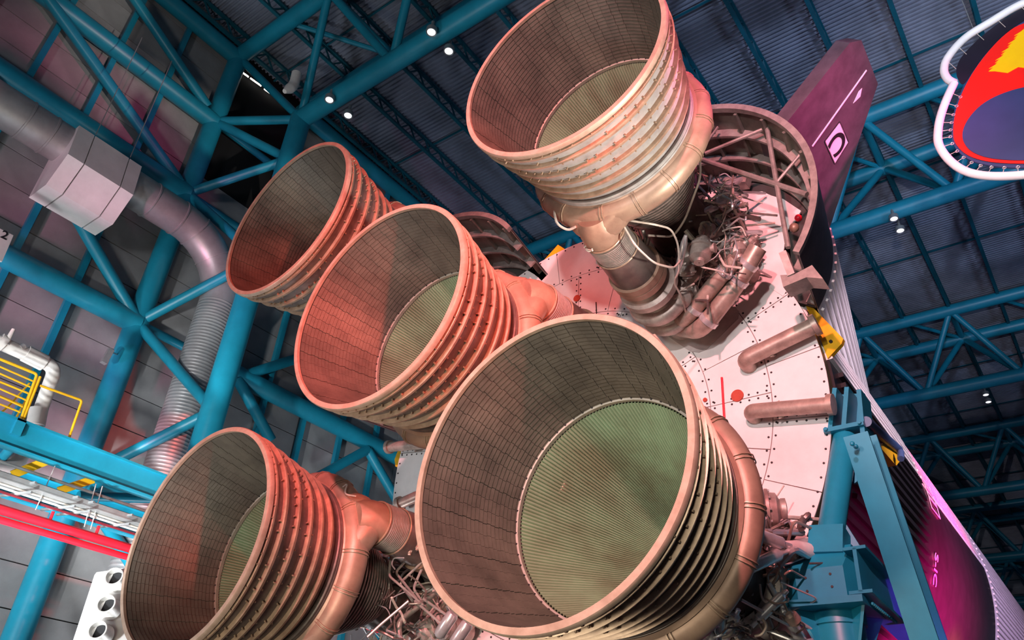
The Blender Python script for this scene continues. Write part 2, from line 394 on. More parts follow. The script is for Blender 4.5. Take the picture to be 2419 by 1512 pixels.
ij = MB().lathe([(.02, 4.78), (.2, 4.78), (.21, 4.75), (.23, 4.75), (.24, 4.78), (.5, 4.79)], 48)
P('injector_plate', ij, CHEXT, i_ch)
# chamber outside
po = [(1.425, 1.62), (1.39, 1.78)] + [(rin(d) + .05, d) for d in [1.85 + .2 * i for i in range(11)]] + [(.56, 4.1), (.60, 4.3), (.60, 4.8), (.74, 4.85), (.74, 5.02), (.55, 5.12), (.30, 5.22), (.26, 5.6), (.01, 5.6)]
i_co = P('chamber_jacket', MB().lathe(po, 72), CHEXT)
for i in range(17):
    d = 2.22 + i * .10; r = rin(d) + .05
    P('jacket_band', MB().lathe([(r - .02, d - .022), (r + .042, d - .014), (r + .042, d + .014), (r - .02, d + .022)], 72, close=True), CHBAND, i_co)
P('dome', MB().lathe([(.62, 4.72), (.80, 4.78), (.84, 4.9), (.80, 5.02), (.6, 5.1)], 48), PUMP, i_co)
# turbine exhaust manifold, thickest at azimuth 0
RM, DM = 1.47, 2.0
def mr(a): return .175 + .055 * (math.cos(rad(a)) * .5 + .5)
def mani(a, extra=0.0, k=14):
    r = mr(a) + extra; return [L(RM + r * math.cos(2 * math.pi * i / k), a, DM + r * math.sin(2 * math.pi * i / k)) for i in range(k)]
mm = MB(); vs_ = []; fs = []; NA, K = 120, 14
for j in range(NA): vs_ += mani(3 * j)
for j in range(NA):
    for i in range(K):
        fs.append((j * K + i, j * K + (i + 1) % K, ((j + 1) % NA) * K + (i + 1) % K, ((j + 1) % NA) * K + i))
i_mn = P('exhaust_manifold', mm.add(vs_, fs), MANI, label='tan exhaust manifold wrapped round the nozzle')
mskirt = MB().lathe([(1.445, 1.755), (1.50, 1.80), (1.47, 1.86), (1.40, 1.80)], 96, close=True); P('manifold_skirt', mskirt, MANI, i_mn)
for a0 in range(8, 360, 22):
    for da in (-.9, .9):
        sm = MB(); ring_ = []
        for w_ in (-.25, .25): ring_.append(mani(a0 + da + w_, .006)); ring_.append(mani(a0 + da + w_, .020))
        sm.add(ring_[0] + ring_[1] + ring_[3] + ring_[2], [(q * K + i, q * K + (i + 1) % K, ((q + 1) % 4) * K + (i + 1) % K, ((q + 1) % 4) * K + i) for q in range(4) for i in range(K)])
        P('strap', sm, BAND, i_mn)
# inlet, bellows, heat exchanger along azimuth 0
XH = 1.62
T = Matrix.Translation((XH, 0, 0))
i_in = P('exhaust_inlet', MB().tube([L(1.50, 0, 1.92), L(1.53, 0, 2.05), L(1.59, 0, 2.2), L(XH, 0, 2.38)], [.30, .36, .37, .36], 28), MANI)
P('strap', MB().torus(.372, .016, 2.33, 36, 6, M=T), BAND, i_in)
P('branch_pipe', MB().tube([L(1.45, -20, 1.98), L(1.55, -10, 2.08), L(1.60, 0, 2.2)], [.21, .25, .29], 18), MANI, i_in)
P('branch_pipe', MB().tube([L(1.45, 20, 1.98), L(1.55, 10, 2.08), L(1.60, 0, 2.2)], [.21, .25, .29], 18), MANI, i_in)
bp = []
for i in range(11):
    d = 2.38 + i * .037; bp += [(.32, d), (.385, d + .010), (.385, d + .022), (.32, d + .034)]
i_hx = P('heat_exchanger', MB().lathe([(.36, 2.78), (.40, 2.80), (.44, 3.42), (.46, 3.46)], 40, M=T), HEXM, label='dark heat exchanger shell')
P('bellows', MB().lathe(bp, 40, M=T), BELL, i_hx, label='ribbed silver bellows')
P('clamp_band', MB().lathe([(.45, 3.44), (.50, 3.45), (.505, 3.6), (.49, 3.61), (.505, 3.62), (.50, 3.76), (.40, 3.80)], 40, M=T), MANI, i_hx)
P('strap', MB().torus(.40, .014, 2.80, 36, 6, M=T), BAND, i_hx)
i_tp = P('turbopump', MB().lathe([(.40, 3.78), (.34, 3.86), (.42, 3.92), (.55, 3.97), (.56, 4.1), (.42, 4.16), (.36, 4.3), (.50, 4.38), (.52, 4.55), (.40, 4.62), (.40, 4.8), (.50, 4.86), (.50, 5.05), (.34, 5.12), (.30, 5.68)], 32, M=T), PUMP, label='cast turbopump body')
P('volute', MB().torus(.46, .15, 4.48, 32, 10, M=T), PUMP, i_tp)
P('volute', MB().torus(.44, .13, 4.95, 32, 10, M=T), PUMP, i_tp)
# pump inlets and domes
P('valve_body', MB().tube([L(1.22, 66, 4.45), L(1.22, 66, 4.5), L(1.22, 66, 4.7), L(1.22, 66, 4.72), L(1.22, 66, 4.78), L(1.22, 66, 4.8), L(1.24, 66, 5.2), L(1.24, 66, 5.66)], [.12, .24, .27, .33, .33, .26, .22, .22], 22), PUMP, i_tp)
P('valve_body', MB().tube([L(1.10, 32, 3.95), L(1.10, 32, 4.0), L(1.10, 32, 4.2), L(1.10, 32, 4.22), L(1.10, 32, 4.27), L(1.10, 32, 4.29), L(1.0, 36, 4.6)], [.08, .16, .18, .22, .22, .17, .15], 18), PUMP, i_tp)
P('valve_body', MB().tube([L(1.25, -48, 4.3), L(1.25, -48, 4.35), L(1.25, -48, 4.6), L(1.25, -48, 4.62), L(1.25, -48, 4.68), L(1.25, -48, 4.7), L(1.25, -48, 5.4)], [.1, .2, .24, .3, .3, .22, .18], 20), PUMP, i_tp)
for a, s_ in ((28, 1), (-30, -1)):
    path = bend([L(1.5, 6 * s_, 4.5), L(1.35, a, 4.5), L(1.0, a + 14 * s_, 4.62), L(.78, a + 20 * s_, 4.9)], .2)
    i_d = P('pressure_duct', MB().tube(path, .115, 14), PIPE, i_tp)
    P('pressure_duct', MB().tube(bend([L(1.45, 10 * s_, 4.95), L(1.55, a, 5.2), L(1.25, a + 30 * s_, 5.3), L(.8, a + 46 * s_, 5.0)], .22), .10, 14), PIPE, i_tp)
# gimbal actuators meeting at an outboard point
AP = L(1.75, 158, 5.35)
for q in (L(.72, 118, 4.55), L(.72, 196, 4.55)):
    m1 = q.lerp(AP, .12); m2 = q.lerp(AP, .72)
    i_a = P('gimbal_actuator', MB().tube([m1, q.lerp(AP, .2), q.lerp(AP, .66), m2], [.03, .085, .085, .04], 14), SILV, label='silver gimbal actuator')
    P('actuator_rod', MB().tube([q, m1], .035, 8), SILV, i_a); P('actuator_rod', MB().tube([m2, AP], .04, 8), SILV, i_a)
P('actuator_bracket', MB().box(AP + V((0, 0, .1)), .22, .22, .26), PUMP, smooth=False)
# plumbing round the chamber head
rng = random.Random(5)
for i in range(78):
    a = rng.uniform(8, 352); da = rng.uniform(-34, 34)
    p0 = L(rng.uniform(.62, 1.15), a, rng.uniform(4.0, 4.9)); p3 = L(rng.uniform(.75, 1.75), a + da, rng.uniform(4.7, 5.66))
    p1 = L(rng.uniform(.7, 1.45), a + da * rng.uniform(-.2, .6), rng.uniform(4.2, 5.2)); p2 = L(rng.uniform(.8, 1.6), a + da * rng.uniform(.3, 1.2), rng.uniform(4.5, 5.4))
    r = rng.choice((.012, .014, .016, .022, .03, .045))
    P('pipe_line', MB().tube(bend([p0, p1, p2, p3], .12, 4), r, 7), rng.choice((SILV, PIPE, WIRE, HEXM, CHBAND)), i_co)
for i in range(26):
    a = rng.uniform(12, 348); c = L(rng.uniform(.75, 1.45), a, rng.uniform(4.3, 5.4)); ax = V((rng.uniform(-1, 1), rng.uniform(-1, 1), rng.uniform(-1, 1))).normalized()
    ln = rng.uniform(.08, .22); r = rng.uniform(.04, .10)
    P('valve_body', MB().tube([c - ax * ln, c - ax * ln * .6, c - ax * ln * .58, c + ax * ln * .5, c + ax * ln * .52, c + ax * ln], [r * .6, r * .6, r, r, r * .7, r * .5], 10), rng.choice((PUMP, SILV, PIPE, HEXM)), i_co)

ENG = {  # exit centre, axis, azimuth of the exhaust inlet
 'A': ((3.238, .009, 11.472), (-.0476, .9988, .0123), -107, 'upper right engine, its pink-lit ribs and manifold showing, under the finned fairing'),
 'B': ((-3.226, .037, 11.324), (.013, .9999, -.0034), -62, 'smallest and farthest engine, at the upper left behind the middle one'),
 'C': ((-.027, .015, 8.16), (-.0055, .9999, .0129), 30, 'middle engine of the five, ringed red, partly behind the largest bell'),
 'D': ((3.359, -.156, 4.847), (.0022, .9998, -.0175), 150, 'nearest and largest engine bell, its greenish tubed chamber open to view'),
 'E': ((-3.343, .096, 4.998), (.0025, 1, .009), 24, 'lower left engine, its bell cut by the bottom edge beside the tan manifold')}
roots = {}
lining = MB()
for r_ in range(NR):
    for c in range(NC): lining.hexa(shingle(r_, c, (0, .003, .006)[(c * 7 + r_ * 3) % 3]))
lin_me = lining.mesh('shingle_lining', SHINGLE, False)
for k, (o_, n_, az, lab) in ENG.items():
    t = bpy.data.objects.new('rocket_engine', None); col.objects.link(t); roots[k] = t
    n_ = V(n_).normalized(); ax = V((math.cos(rad(az)), 0, math.sin(rad(az)))); ax = (ax - n_ * ax.dot(n_)).normalized(); ay = n_.cross(ax)
    mw = Matrix.Identity(4)
    for i in range(3): mw[i][0] = ax[i]; mw[i][1] = ay[i]; mw[i][2] = n_[i]; mw[i][3] = o_[i]
    t.matrix_world = mw; t['label'] = lab; t['category'] = 'rocket engine'; t['group'] = 'rocket engines of the stage'
    obs = []
    for name, me, par, kind, label in parts:
        o = bpy.data.objects.new(name, me); col.objects.link(o); o.parent = t if par is None else obs[par]
        if kind: o['kind'] = kind
        if label: o['label'] = label
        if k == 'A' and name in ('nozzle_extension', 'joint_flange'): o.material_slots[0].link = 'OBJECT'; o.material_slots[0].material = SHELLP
        obs.append(o)
    if k != 'D':
        o = bpy.data.objects.new('shingle_lining', lin_me); col.objects.link(o); o.parent = obs[i_ext]; o['kind'] = 'stuff'
    else:
        sc_ = []
        for r_ in range(NR):
            for c in range(NC):
                h = shingle(r_, c, (0, .003, .006)[(c * 7 + r_ * 3) % 3]); q = [mw @ p for p in h[:4]]
                nr = (q[1] - q[0]).cross(q[2] - q[0]); cen = sum(q, V()) / 4; ia = (V(o_) + n_ * (cen - V(o_)).dot(n_)) - cen
                if nr.dot(ia) < 0: nr = -nr
                vis = nr.normalized().dot((CAM - cen).normalized()); px, py, z = prj(cen)
                if py > 1500 or px > 1600: vis = -1
                sc_.append((-vis / z ** 2, r_, c, h))
        sc_.sort(key=lambda e: e[0]); rest = MB()
        for i, (s_, r_, c, h) in enumerate(sc_):
            if i < 300: MB().hexa(h).build('shingle', SHINGLE, obs[i_ext], False)
            else: rest.hexa(h)
        rest.build('shingle_lining', SHINGLE, obs[i_ext], False, kind='stuff')

# ================================================================ THE STAGE
AX = V((0, 0, H))
def S(r, a, y): return V((r * math.cos(rad(a)), y, H + r * math.sin(rad(a))))
sg = thing('rocket_stage', 'huge white and black rocket stage lying on its side, pale heat shield facing out', 'rocket stage', (0, 5.7, H))
YS = 5.70
def polar(r0, r1, a0, a1, y0, y1, n):
    mb = MB(); vs_ = []
    for r, y in ((r0, y0), (r1, y0), (r1, y1), (r0, y1)):
        for j in range(n + 1): vs_.append(S(max(r, .001), a0 + (a1 - a0) * j / n, y))
    k = n + 1; fs = []
    for q in range(4):
        q2 = (q + 1) % 4
        for j in range(n): fs.append((q * k + j, q2 * k + j, q2 * k + j + 1, q * k + j + 1))
    fs += [(0, k, 2 * k, 3 * k), (3 * k + n, 2 * k + n, k + n, n)]
    return mb.add(vs_, fs)
hs = polar(0, 4.96, 0, 360, YS + .035, YS + .30, 96).build('heat_shield', mat('shield_seam', (.30, .25, .24), .7), sg, label='pale heat shield across the stage base')
bolts = MB()
def bolt(r, a, s_=.021):
    c = S(r, a, YS - .006); bolts.prism([c + V((s_ * math.cos(q * math.pi / 3), 0, s_ * math.sin(q * math.pi / 3))) for q in range(6)], (0, .03, 0))
rings = [(.05, 1.7, 8), (1.7, 2.9, 16), (2.9, 4.03, 24), (4.03, 5.0, 24)]
for ri, (r0, r1, ns) in enumerate(rings):
    for j in range(ns):
        a0 = 360 * j / ns + (7.5 if ri == 3 else 0); a1 = a0 + 360 / ns; g = .008
        ga = math.degrees(g / max(.3, (r0 + r1) / 2))
        polar(r0 + g, r1 - g, a0 + ga, a1 - ga, YS, YS + .034, 8).build('panel', SHIELD, hs, False)
        for e in (1, -1):       # bolt rows beside the radial seams
            nb = int((r1 - r0) / .16)
            if (j + ri) % 2 == 0:
                for q in range(nb):
                    rr = r0 + (q + .5) * (r1 - r0) / nb; bolt(rr, a0 + e * math.degrees(.055 / rr))
    for e in (-.06, .06):
        rr = r1 + (e if ri < 3 else -.07 if e > 0 else -.20); nb = int(2 * math.pi * rr / .24)
        if ri == 3 and e < 0: continue
        for q in range(nb): bolt(rr, 360 * (q + .3 * ri) / nb)
bolts.build('bolt_rows', BOLT, hs, False, kind='stuff')
# fabric curtains round the engine mounts
for k, (o_, n_, az, lab) in ENG.items():
    c = V(o_) + V(n_) * YS
    if k == 'A': pad = [onY(x, y, YS - .012) for x, y in ((1474, 704), (1486, 696), (1530, 690), (1620, 640), (1700, 680), (1745, 735), (1744, 752), (1668, 826), (1650, 833), (1630, 830), (1480, 728))]
    else:
        pad = []
        for q in range(40):
            a = 9 * q; pad.append(V((c.x + 1.25 * math.cos(rad(a)), YS - .012, c.z + 1.25 * math.sin(rad(a)))))
    MB().prism(pad, (0, .02, 0)).build('curtain', GREYPAD, hs, False, 'grey fabric curtain round an engine mount')
# red covers and slots on the shield
def disc(x, y, r, mt, name, y0=YS - .03, label=None):
    c = onY(x, y, y0); MB().prism([c + V((r * math.cos(q * math.pi / 12), 0, r * math.sin(q * math.pi / 12))) for q in range(24)], (0, .03, 0)).build(name, mt, hs, False, label)
CAP = mat('rust_cap', (.45, .06, .03), .6, 0, .1, 8)
disc(1362, 704, .085, CAP, 'port_cover', label='round rust-red port cover'); disc(1741, 934, .115, CAP, 'port_cover', label='round rust-red port cover'); disc(1665, 944, .04, CAP, 'port_cover')
MB().tube([onY(1705, 892, YS - .02), onY(1711, 990, YS - .02)], .022, 8).build('red_slot', RED, hs)
MB().tube([onY(1408, 714, YS - .02), onY(1409, 742, YS - .02)], .012, 8).build('slot', BOLT, hs)
# red blanket beside the upper right pump
rbp = [(1478, 702), (1500, 698), (1530, 712), (1560, 740), (1570, 765), (1540, 768), (1510, 752), (1482, 728)]
MB().prism([onY(x, y, YS - .05) for x, y in rbp], (0, .03, 0)).build('blanket', PINKPAD, hs, False, 'red padded blanket')
MB().prism([onY(x, y, YS - .015) for x, y in ((1690, 424), (1725, 440), (1760, 456), (1800, 452), (1822, 462), (1850, 470), (1892, 498), (1878, 522), (1858, 545), (1850, 600), (1872, 660), (1850, 700), (1760, 640), (1690, 560), (1665, 470))], (0, .03, 0)).build('shield_flap', SHIELD, hs, False, 'ragged white shield edge inside the fairing')
# vent pipes across the shield
def vent(pts, r, ylev=5.42, lab=None):
    ps = [onY(x, y, ylev) for x, y in pts]; p0 = V(ps[0]); path = bend([V((p0.x, YS, p0.z))] + ps, .2, 6)
    o = MB().tube(path, r, 16).build('vent_pipe', PIPE, sg, label=lab)
    e = ps[-1]; t = (ps[-1] - ps[-2]).normalized()
    MB().tube([e - t * .04, e + t * .05], r * 1.35, 18).build('flange', PIPE, o)
    md = ps[0].lerp(ps[-1], .35); MB().prism([md + V((0, .05, -.16)), md + V((0, .05, .16)), V((md.x, YS, md.z + .05)), V((md.x, YS, md.z - .05))], (.05, 0, .02)).build('bracket', PIPE, o, False)
vent([(1757, 850), (1925, 768)], .145, lab='brown vent pipe'); vent([(1770, 972), (1962, 956)], .13, lab='brown vent pipe')
vent([(1010, 1048), (920, 1056)], .12); vent([(1020, 1158), (945, 1190)], .12)
# skin
def skin(name, a0, a1, y0, y1, mt, n=40, r=5.03, lab=None): return polar(r - .05, r, a0, a1, y0, y1, n).build(name, mt, sg, True, lab)
skin('skin_panel', 6, 180, 5.98, 20.0, WHITE, 60); skin('skin_panel', 180, 290, 5.98, 60, WHITE, 40)
sb = skin('skin_panel', -70, 6, 5.98, 20.0, BLK, 40, lab='glossy black painted skin')
skin('skin_panel', -70, 180, 20.02, 60, WHITE, 80)
skin('base_ring', 0, 360, 5.74, 5.97, OLIVE, 96, 4.99)
for a in [6.6 + 2.15 * i for i in range(24)]:
    MB().beam(S(5.06, a, 6.0), S(5.06, a, 12.0), .09, .07, S(1, a, 0) - AX).build('stringer', WHITE, sg, False)
for a in [4.6 - 2.3 * i for i in range(27)]:
    MB().beam(S(5.07, a, 6.4 + .5 * (int(a) % 3 == 0)), S(5.07, a, 12.1 - .12 * (int(-a) % 4)), .085, .09, S(1, a, 0) - AX).build('stringer', BLK, sg, False)
for a in [-32 + 1.9 * i for i in range(48)]:
    MB().beam(S(5.04, a, 20.3), S(5.04, a, 40), .05, .045, S(1, a, 0) - AX).build('stringer', WHITE, sg, False)
for a in [8 + 2.1 * i for i in range(20)]:
    MB().beam(S(5.04, a, 12.6), S(5.04, a, 19.7), .05, .045, S(1, a, 0) - AX).build('stringer', WHITE, sg, False)
# lettering on the black skin
def letters(txt, size, Mx, mt, name, par, lab=None):
    c = bpy.data.curves.new(name, 'FONT'); c.body = txt; c.size = size; c.extrude = .004; c.offset = size * (.018 if len(txt) == 1 else 0); c.align_x = 'CENTER'; c.align_y = 'CENTER'
    o = bpy.data.objects.new(name, c); col.objects.link(o); bpy.context.view_layer.update()
    me = bpy.data.meshes.new_from_object(o); bpy.data.objects.remove(o); me.transform(Mx); me.materials.clear(); me.materials.append(mt)
    return link(name, me, par, lab)
def basis(o_, ex, ey):
    ex = V(ex).normalized(); ey = V(ey); ey = (ey - ex * ey.dot(ex)).normalized(); ez = ex.cross(ey); M = Matrix.Identity(4)
    for i in range(3): M[i][0] = ex[i]; M[i][1] = ey[i]; M[i][2] = ez[i]; M[i][3] = o_[i]
    return M
a_ = -15.5
letters('S-IC', .42, basis(S(5.045, a_, 12.75), AX - S(1, a_ + 90, 0), (0, 1, 0)), WHITE, 'stage_lettering', sg, 'white letters S-IC')
for i in range(3):
    a = 9 - 3.4 * i; c = S(5.05, a, 13.3); u = (S(1, a + 90, 0) - AX) * .13; v = V((0, .42, 0)); mb = MB()
    for p, q in ((c - u - v, c + u - v), (c + u - v, c + u + v), (c + u + v, c - u + v), (c - u + v, c - u - v)): mb.beam(p, q, .035, .012, S(1, a, 0) - AX)
    mb.build('outline_mark', WHITE, sg, False)
# yellow lifting brackets on the base ring
def plate(pts, ylev, mt, name, par, th=.08, lab=None): return MB().prism([onY(x, y, ylev) for x, y in pts], (0, th, 0)).build(name, mt, par, False, lab)
b = plate([(1903, 722), (1922, 728), (1992, 800), (1988, 812), (1955, 847), (1938, 800)], 5.95, YEL, 'lifting_bracket', sg, .1, 'yellow lifting bracket')
disc(1962, 806, .03, BOLT, 'hole', 5.92)
plate([(1278, 622), (1318, 578), (1337, 590), (1330, 600)], 5.95, YEL, 'lifting_bracket', sg, .1); 
plate([(945, 1052), (932, 1085), (934, 1102), (946, 1100)], 5.95, YEL, 'lifting_bracket', sg, .1)
plate([(1062, 1000), (1010, 1030), (1016, 1020)], 5.95, YEL, 'lifting_bracket', sg, .1)

# fairing round the upper right engine: half cone with ring frames, braces and a fin
def fairing(ang, label, full):
    t = thing('engine_fairing', label, 'engine fairing', S(4.27, ang, 4.0), 'fairings over the outboard engines')
    er = S(1, ang, 0) - AX; et = S(1, ang + 90, 0) - AX
    def C_(y): 
        u = (y - 4.0) / 9.5; return 4.27 - .55 * u, 2.75 - 1.30 * u
    def pt(y, a, dr=0): c, r = C_(y); return AX + V((0, y, 0)) + er * (c + (r + dr) * math.cos(rad(a))) + et * ((r + dr) * math.sin(rad(a)))
    A0, A1 = (-80, 100) if full else (-100, 100)
    def shell(y0, y1, mt, name, d0, d1, n=48, m=8, lab=None):
        mb = MB(); vs_ = []; k = n + 1
        for d in (d0, d1):
            for i in range(m + 1):
                y = y0 + (y1 - y0) * i / m
                for j in range(k): vs_.append(pt(y, A0 + (A1 - A0) * j / n, d))
        fs = []; o2 = (m + 1) * k
        for i in range(m):
            for j in range(n):
                fs.append((i * k + j, i * k + j + 1, (i + 1) * k + j + 1, (i + 1) * k + j)); fs.append((o2 + i * k + j, o2 + (i + 1) * k + j, o2 + (i + 1) * k + j + 1, o2 + i * k + j + 1))
        for j in range(n):
            fs.append((j, o2 + j, o2 + j + 1, j + 1)); fs.append((m * k + j, m * k + j + 1, o2 + m * k + j + 1, o2 + m * k + j))
        for i in range(m):
            fs.append((i * k, (i + 1) * k, o2 + (i + 1) * k, o2 + i * k)); fs.append((i * k + n, o2 + i * k + n, o2 + (i + 1) * k + n, (i + 1) * k + n))
        return mb.add(vs_, fs).build(name, mt, t, True, lab)
    shell(4.05, 5.85, FINM, 'fairing_skin', 0, .02, m=3, lab='dark after part of the fairing'); shell(5.86, 13.4, WHITE, 'fairing_skin', 0, .02)
    shell(4.06, 5.8, FAIRIN, 'fairing_liner', -.03, -.01, m=3)
    lip = shell(3.98, 4.08, FRAMEM, 'lip_ring', -.085, .03, m=1)
    for y in (4.55, 5.15, 5.7): shell(y, y + .05, FRAMEM, 'ring_frame', -.20, -.03, m=1)
    for a in range(int(A0) + 6, int(A1) - 2, 14):
        MB().beam(pt(4.1, a, -.08), pt(5.75, a, -.08), .06, .10, er * math.cos(rad(a)) + et * math.sin(rad(a))).build('rib', FAIRIN, t, False)
    shell(5.80, 5.84, mat('fairing_web', (.05, .047, .042), .7), 'bulkhead_rim', -.75, -.02, m=1)
    for a in range(-96, 98, 6):
        pass
    if full:
        for a in range(4, 60, 7):       # light lines along the white skin
            pass
        for a in [-78 + 4.5 * i for i in range(14)]:
            MB().beam(pt(6.0, a, .035), pt(13.2, a, .035), .05, .05, er * math.cos(rad(a)) + et * math.sin(rad(a))).build('stringer', WHITE, t, False)
        def br(p, q, r, ya=4.35, yb=4.35): MB().tube([onY(*p, ya), onY(*q, yb)], r, 8).build('brace', FRAMEM, t)
        br((1660, 378), (1906, 460), .055); br((1812, 302), (1834, 432), .045); br((1834, 432), (1862, 585), .045)
        br((1666, 362), (1808, 303), .035); br((1836, 430), (1896, 358), .03); br((1658, 352), (1696, 300), .025); br((1812, 300), (1793, 268), .02)
        # foot bracket at the end of the lip
        MB().prism([onY(x, y, 4.1) for x, y in [(1843, 650), (1850, 678), (1905, 655), (1944, 658), (1918, 626), (1876, 648)]], (0, .35, 0)).build('foot_bracket', FRAMEM, t, False, 'tan curved foot bracket')
        MB().beam(onY(1851, 598, 4.05), onY(1872, 652, 4.15), .12, .16, (0, 1, 0)).build('lip_post', FRAMEM, t, False)
        MB().sphere(onY(1886, 515, 5.2), .07).build('red_cap', RED, t); MB().sphere(onY(1876, 538, 5.2), .09).build('amber_cap', MANI, t)
    # fin
    f0 = [(4.72, 6.85), (4.75, 9.30), (4.97, 9.56), (6.2, 9.52), (8.1, 6.75), (8.6, 5.9)]
    th = .16; n_ = et
    def fp(y, r, o_=0): return AX + V((0, y, 0)) + er * r + n_ * o_
    fin = MB().prism([fp(y, r, -th) for y, r in f0], n_ * 2 * th).build('fin', FINM, t, False, 'dark grey swept fin')
    if full:
        side = -th - .006
        nv = V((1, 0, -1)); 
        def of(x, y): return onN(x, y, er.cross(V((0, 1, 0))), (AX + n_ * side).dot(er.cross(V((0, 1, 0)))))
        sq = [of(1983, 288), of(2004, 336), of(1972, 387), of(1948, 334)]; out = n_ * -.006
        MB().prism(sq, out).build('letter_plate', WHITE, fin, False, 'white plate with a black letter C')
        bo = MB(); cc = sum(sq, V()) / 4
        for i in range(4): bo.beam(sq[i], sq[(i + 1) % 4], .03, .012, n_)
        bo.build('plate_border', BLK, fin, False)
        e1 = (sq[1] - sq[0]); e2 = (sq[3] - sq[0]); ux = e1.normalized(); uy = (e2 - ux * e2.dot(ux)).normalized()
        letters('C', e1.length * 1.05, basis(cc + out * 2.2, e2, e1), BLK, 'fin_letter', fin, 'black letter C')
        MB().beam(of(2047, 166), of(1919, 346), .035, .01, n_).build('white_line', WHITE, fin, False)
        MB().prism([of(x, y) for x, y in [(2036, 208), (2028, 216), (2018, 238), (2015, 244), (2020, 240), (2032, 228)]], out).build('white_chip', WHITE, fin, False)
    return t
fairing(45, 'open-ended fairing with crossed braces and a dark fin lettered C', True)
fairing(135, 'far fairing lip peeping out behind the middle engine', False)

# ================================================================ SUPPORT STAND under the right side of the base
sd = thing('support_stand', 'teal steel cradle stand with a round column and slanting beams at the lower right', 'support stand', (4.75, 5.0, 0))
def quadbox(name, p, q, w_, d_, up=(0, 1, 0), mt=TEAL, par=sd, lab=None): return MB().beam(p, q, w_, d_, up).build(name, mt, par, False, lab)
# fork: three upright webs and a collar plate
for (x0, y0), (x1, y1) in (((1984, 932), (1972, 1034)), ((2012, 930), (2004, 1036)), ((2040, 936), (2052, 1062))):
    quadbox('fork_web', onY(x0, y0, 5.95), onY(x1, y1, 5.95), .07, .55)
quadbox('fork_back', onY(2012, 932, 6.2), onY(2010, 1040, 6.2), .42, .05)
cp = (onY(1990, 1026, 5.9) + onY(2020, 1022, 5.9)) / 2
MB().box(cp, .62, .60, .07).build('collar_plate', TEAL, sd, False)
for dx in (-.26, .26): MB().tube([cp + V((dx, -.31, 0)), cp + V((dx, -.35, 0))], .03, 8).build('bolt', TEAL, sd)
st0 = onY(1997, 1036, 5.85); st1 = onY(1957, 1296, 5.05)
MB().tube([st0, st1], .19, 24).build('strut_pipe', TEAL, sd)
quadbox('socket', st1.lerp(st0, .13), st1 - V((0, 0, .16)), .48, .46)
MB().prism([onY(1984, 1215, 5.25), onY(1986, 1300, 5.2), onY(2046, 1313, 5.3)], (0, .06, 0)).build('gusset', TEAL, sd, False)
MB().prism([onY(1960, 1318, 4.95), onY(1985, 1296, 4.95), onY(2010, 1318, 4.95)], (0, .05, 0)).build('gusset', TEAL, sd, False)
# pedestal box with a chamfered front
bx0 = [onY(x, y, 4.72) for x, y in ((1866, 1345), (2008, 1330), (2035, 1430), (1874, 1440))]
zb_, zt_ = 4.36, 5.16; xl, xr = 4.12, 5.10
hb = MB(); f0, f1, bk = 4.72, 4.95, 5.75
hb.add([(xl + .22, f0, zb_), (xr - .10, f0, zb_), (xr - .10, f0, zt_ - .34), (xl + .22, f0, zt_ - .34), (xl, f1, zb_), (xr, f1, zb_), (xr, f1, zt_), (xl, f1, zt_),
        (xl, bk, zb_), (xr, bk, zb_), (xr, bk, zt_), (xl, bk, zt_)],
       [(0, 1, 2, 3), (3, 2, 6, 7), (1, 5, 6, 2), (0, 3, 7, 4), (4, 7, 11, 8), (5, 9, 10, 6), (7, 6, 10, 11), (8, 11, 10, 9), (0, 4, 8, 9, 5, 1)])
hb.build('pedestal_box', TEAL, sd, False, 'chamfered teal box on top of the column')
for x, z in ((xl + .36, 4.52), (xl + .36, 4.7), (xl + .70, 4.55), (xl + .70, 4.72)): MB().tube([(x, f0 - .012, z), (x, f0 + .02, z)], .018, 8).build('bolt', BOLT, sd)
MB().box(((xl + xr) / 2, 5.2, 4.33), 1.24, 1.35, .09).build('cap_plate', TEAL, sd, False)
ccx, ccy = 4.72, 5.15
MB().tube([(ccx, ccy, 4.30), (ccx, ccy, .05)], .33, 32).build('column', TEAL, sd, label='round teal column')
MB().tube([(ccx, ccy, 4.30), (ccx, ccy, 4.12)], .36, 32).build('column_collar', TEAL, sd)
MB().box((ccx, ccy, .03), 1.1, 1.1, .06).build('base_plate', TEAL, sd, False)
for a in range(0, 360, 90): MB().prism([(ccx + .3 * math.cos(rad(a + 45)), ccy + .3 * math.sin(rad(a + 45)), 4.28), (ccx + .62 * math.cos(rad(a + 45)), ccy + .62 * math.sin(rad(a + 45)), 4.28), (ccx + .3 * math.cos(rad(a + 45)), ccy + .3 * math.sin(rad(a + 45)), 3.7)], (.04, .0, 0)).build('gusset', TEAL, sd, False)
# long slanting beams running back along the stage
def ibeam(name, a, b, w_, h_, up, lab=None):
    a = V(a); b = V(b); t = (b - a).normalized(); up = V(up); sdv = t.cross(up).normalized(); u = sdv.cross(t)
    o = MB().beam(a, b, .05, h_, up).build(name, TEAL, sd, False, lab)
    for s_ in (-1, 1): MB().beam(a + u * s_ * h_ / 2, b + u * s_ * h_ / 2, w_, .045, up).build('flange', TEAL, o, False)
    return o
ibeam('slant_beam', onX(2032, 1030, 5.55), onX(2200, 1530, 5.75), .34, .55, (0, 1, .35), 'wide slanting teal beam')
lb = ibeam('lower_beam', onX(2025, 1345, 5.2), onX(2215, 1535, 5.35), .30, .60, (0, .3, 1), 'lower slanting beam lit magenta')
for i in range(9):
    p = onX(2012, 1052, 5.52).lerp(onX(2075, 1100, 5.52), i / 8); MB().sphere(p + V((.02, -.05, 0)), .035, 8, 5).build('rivet', TEAL, sd)
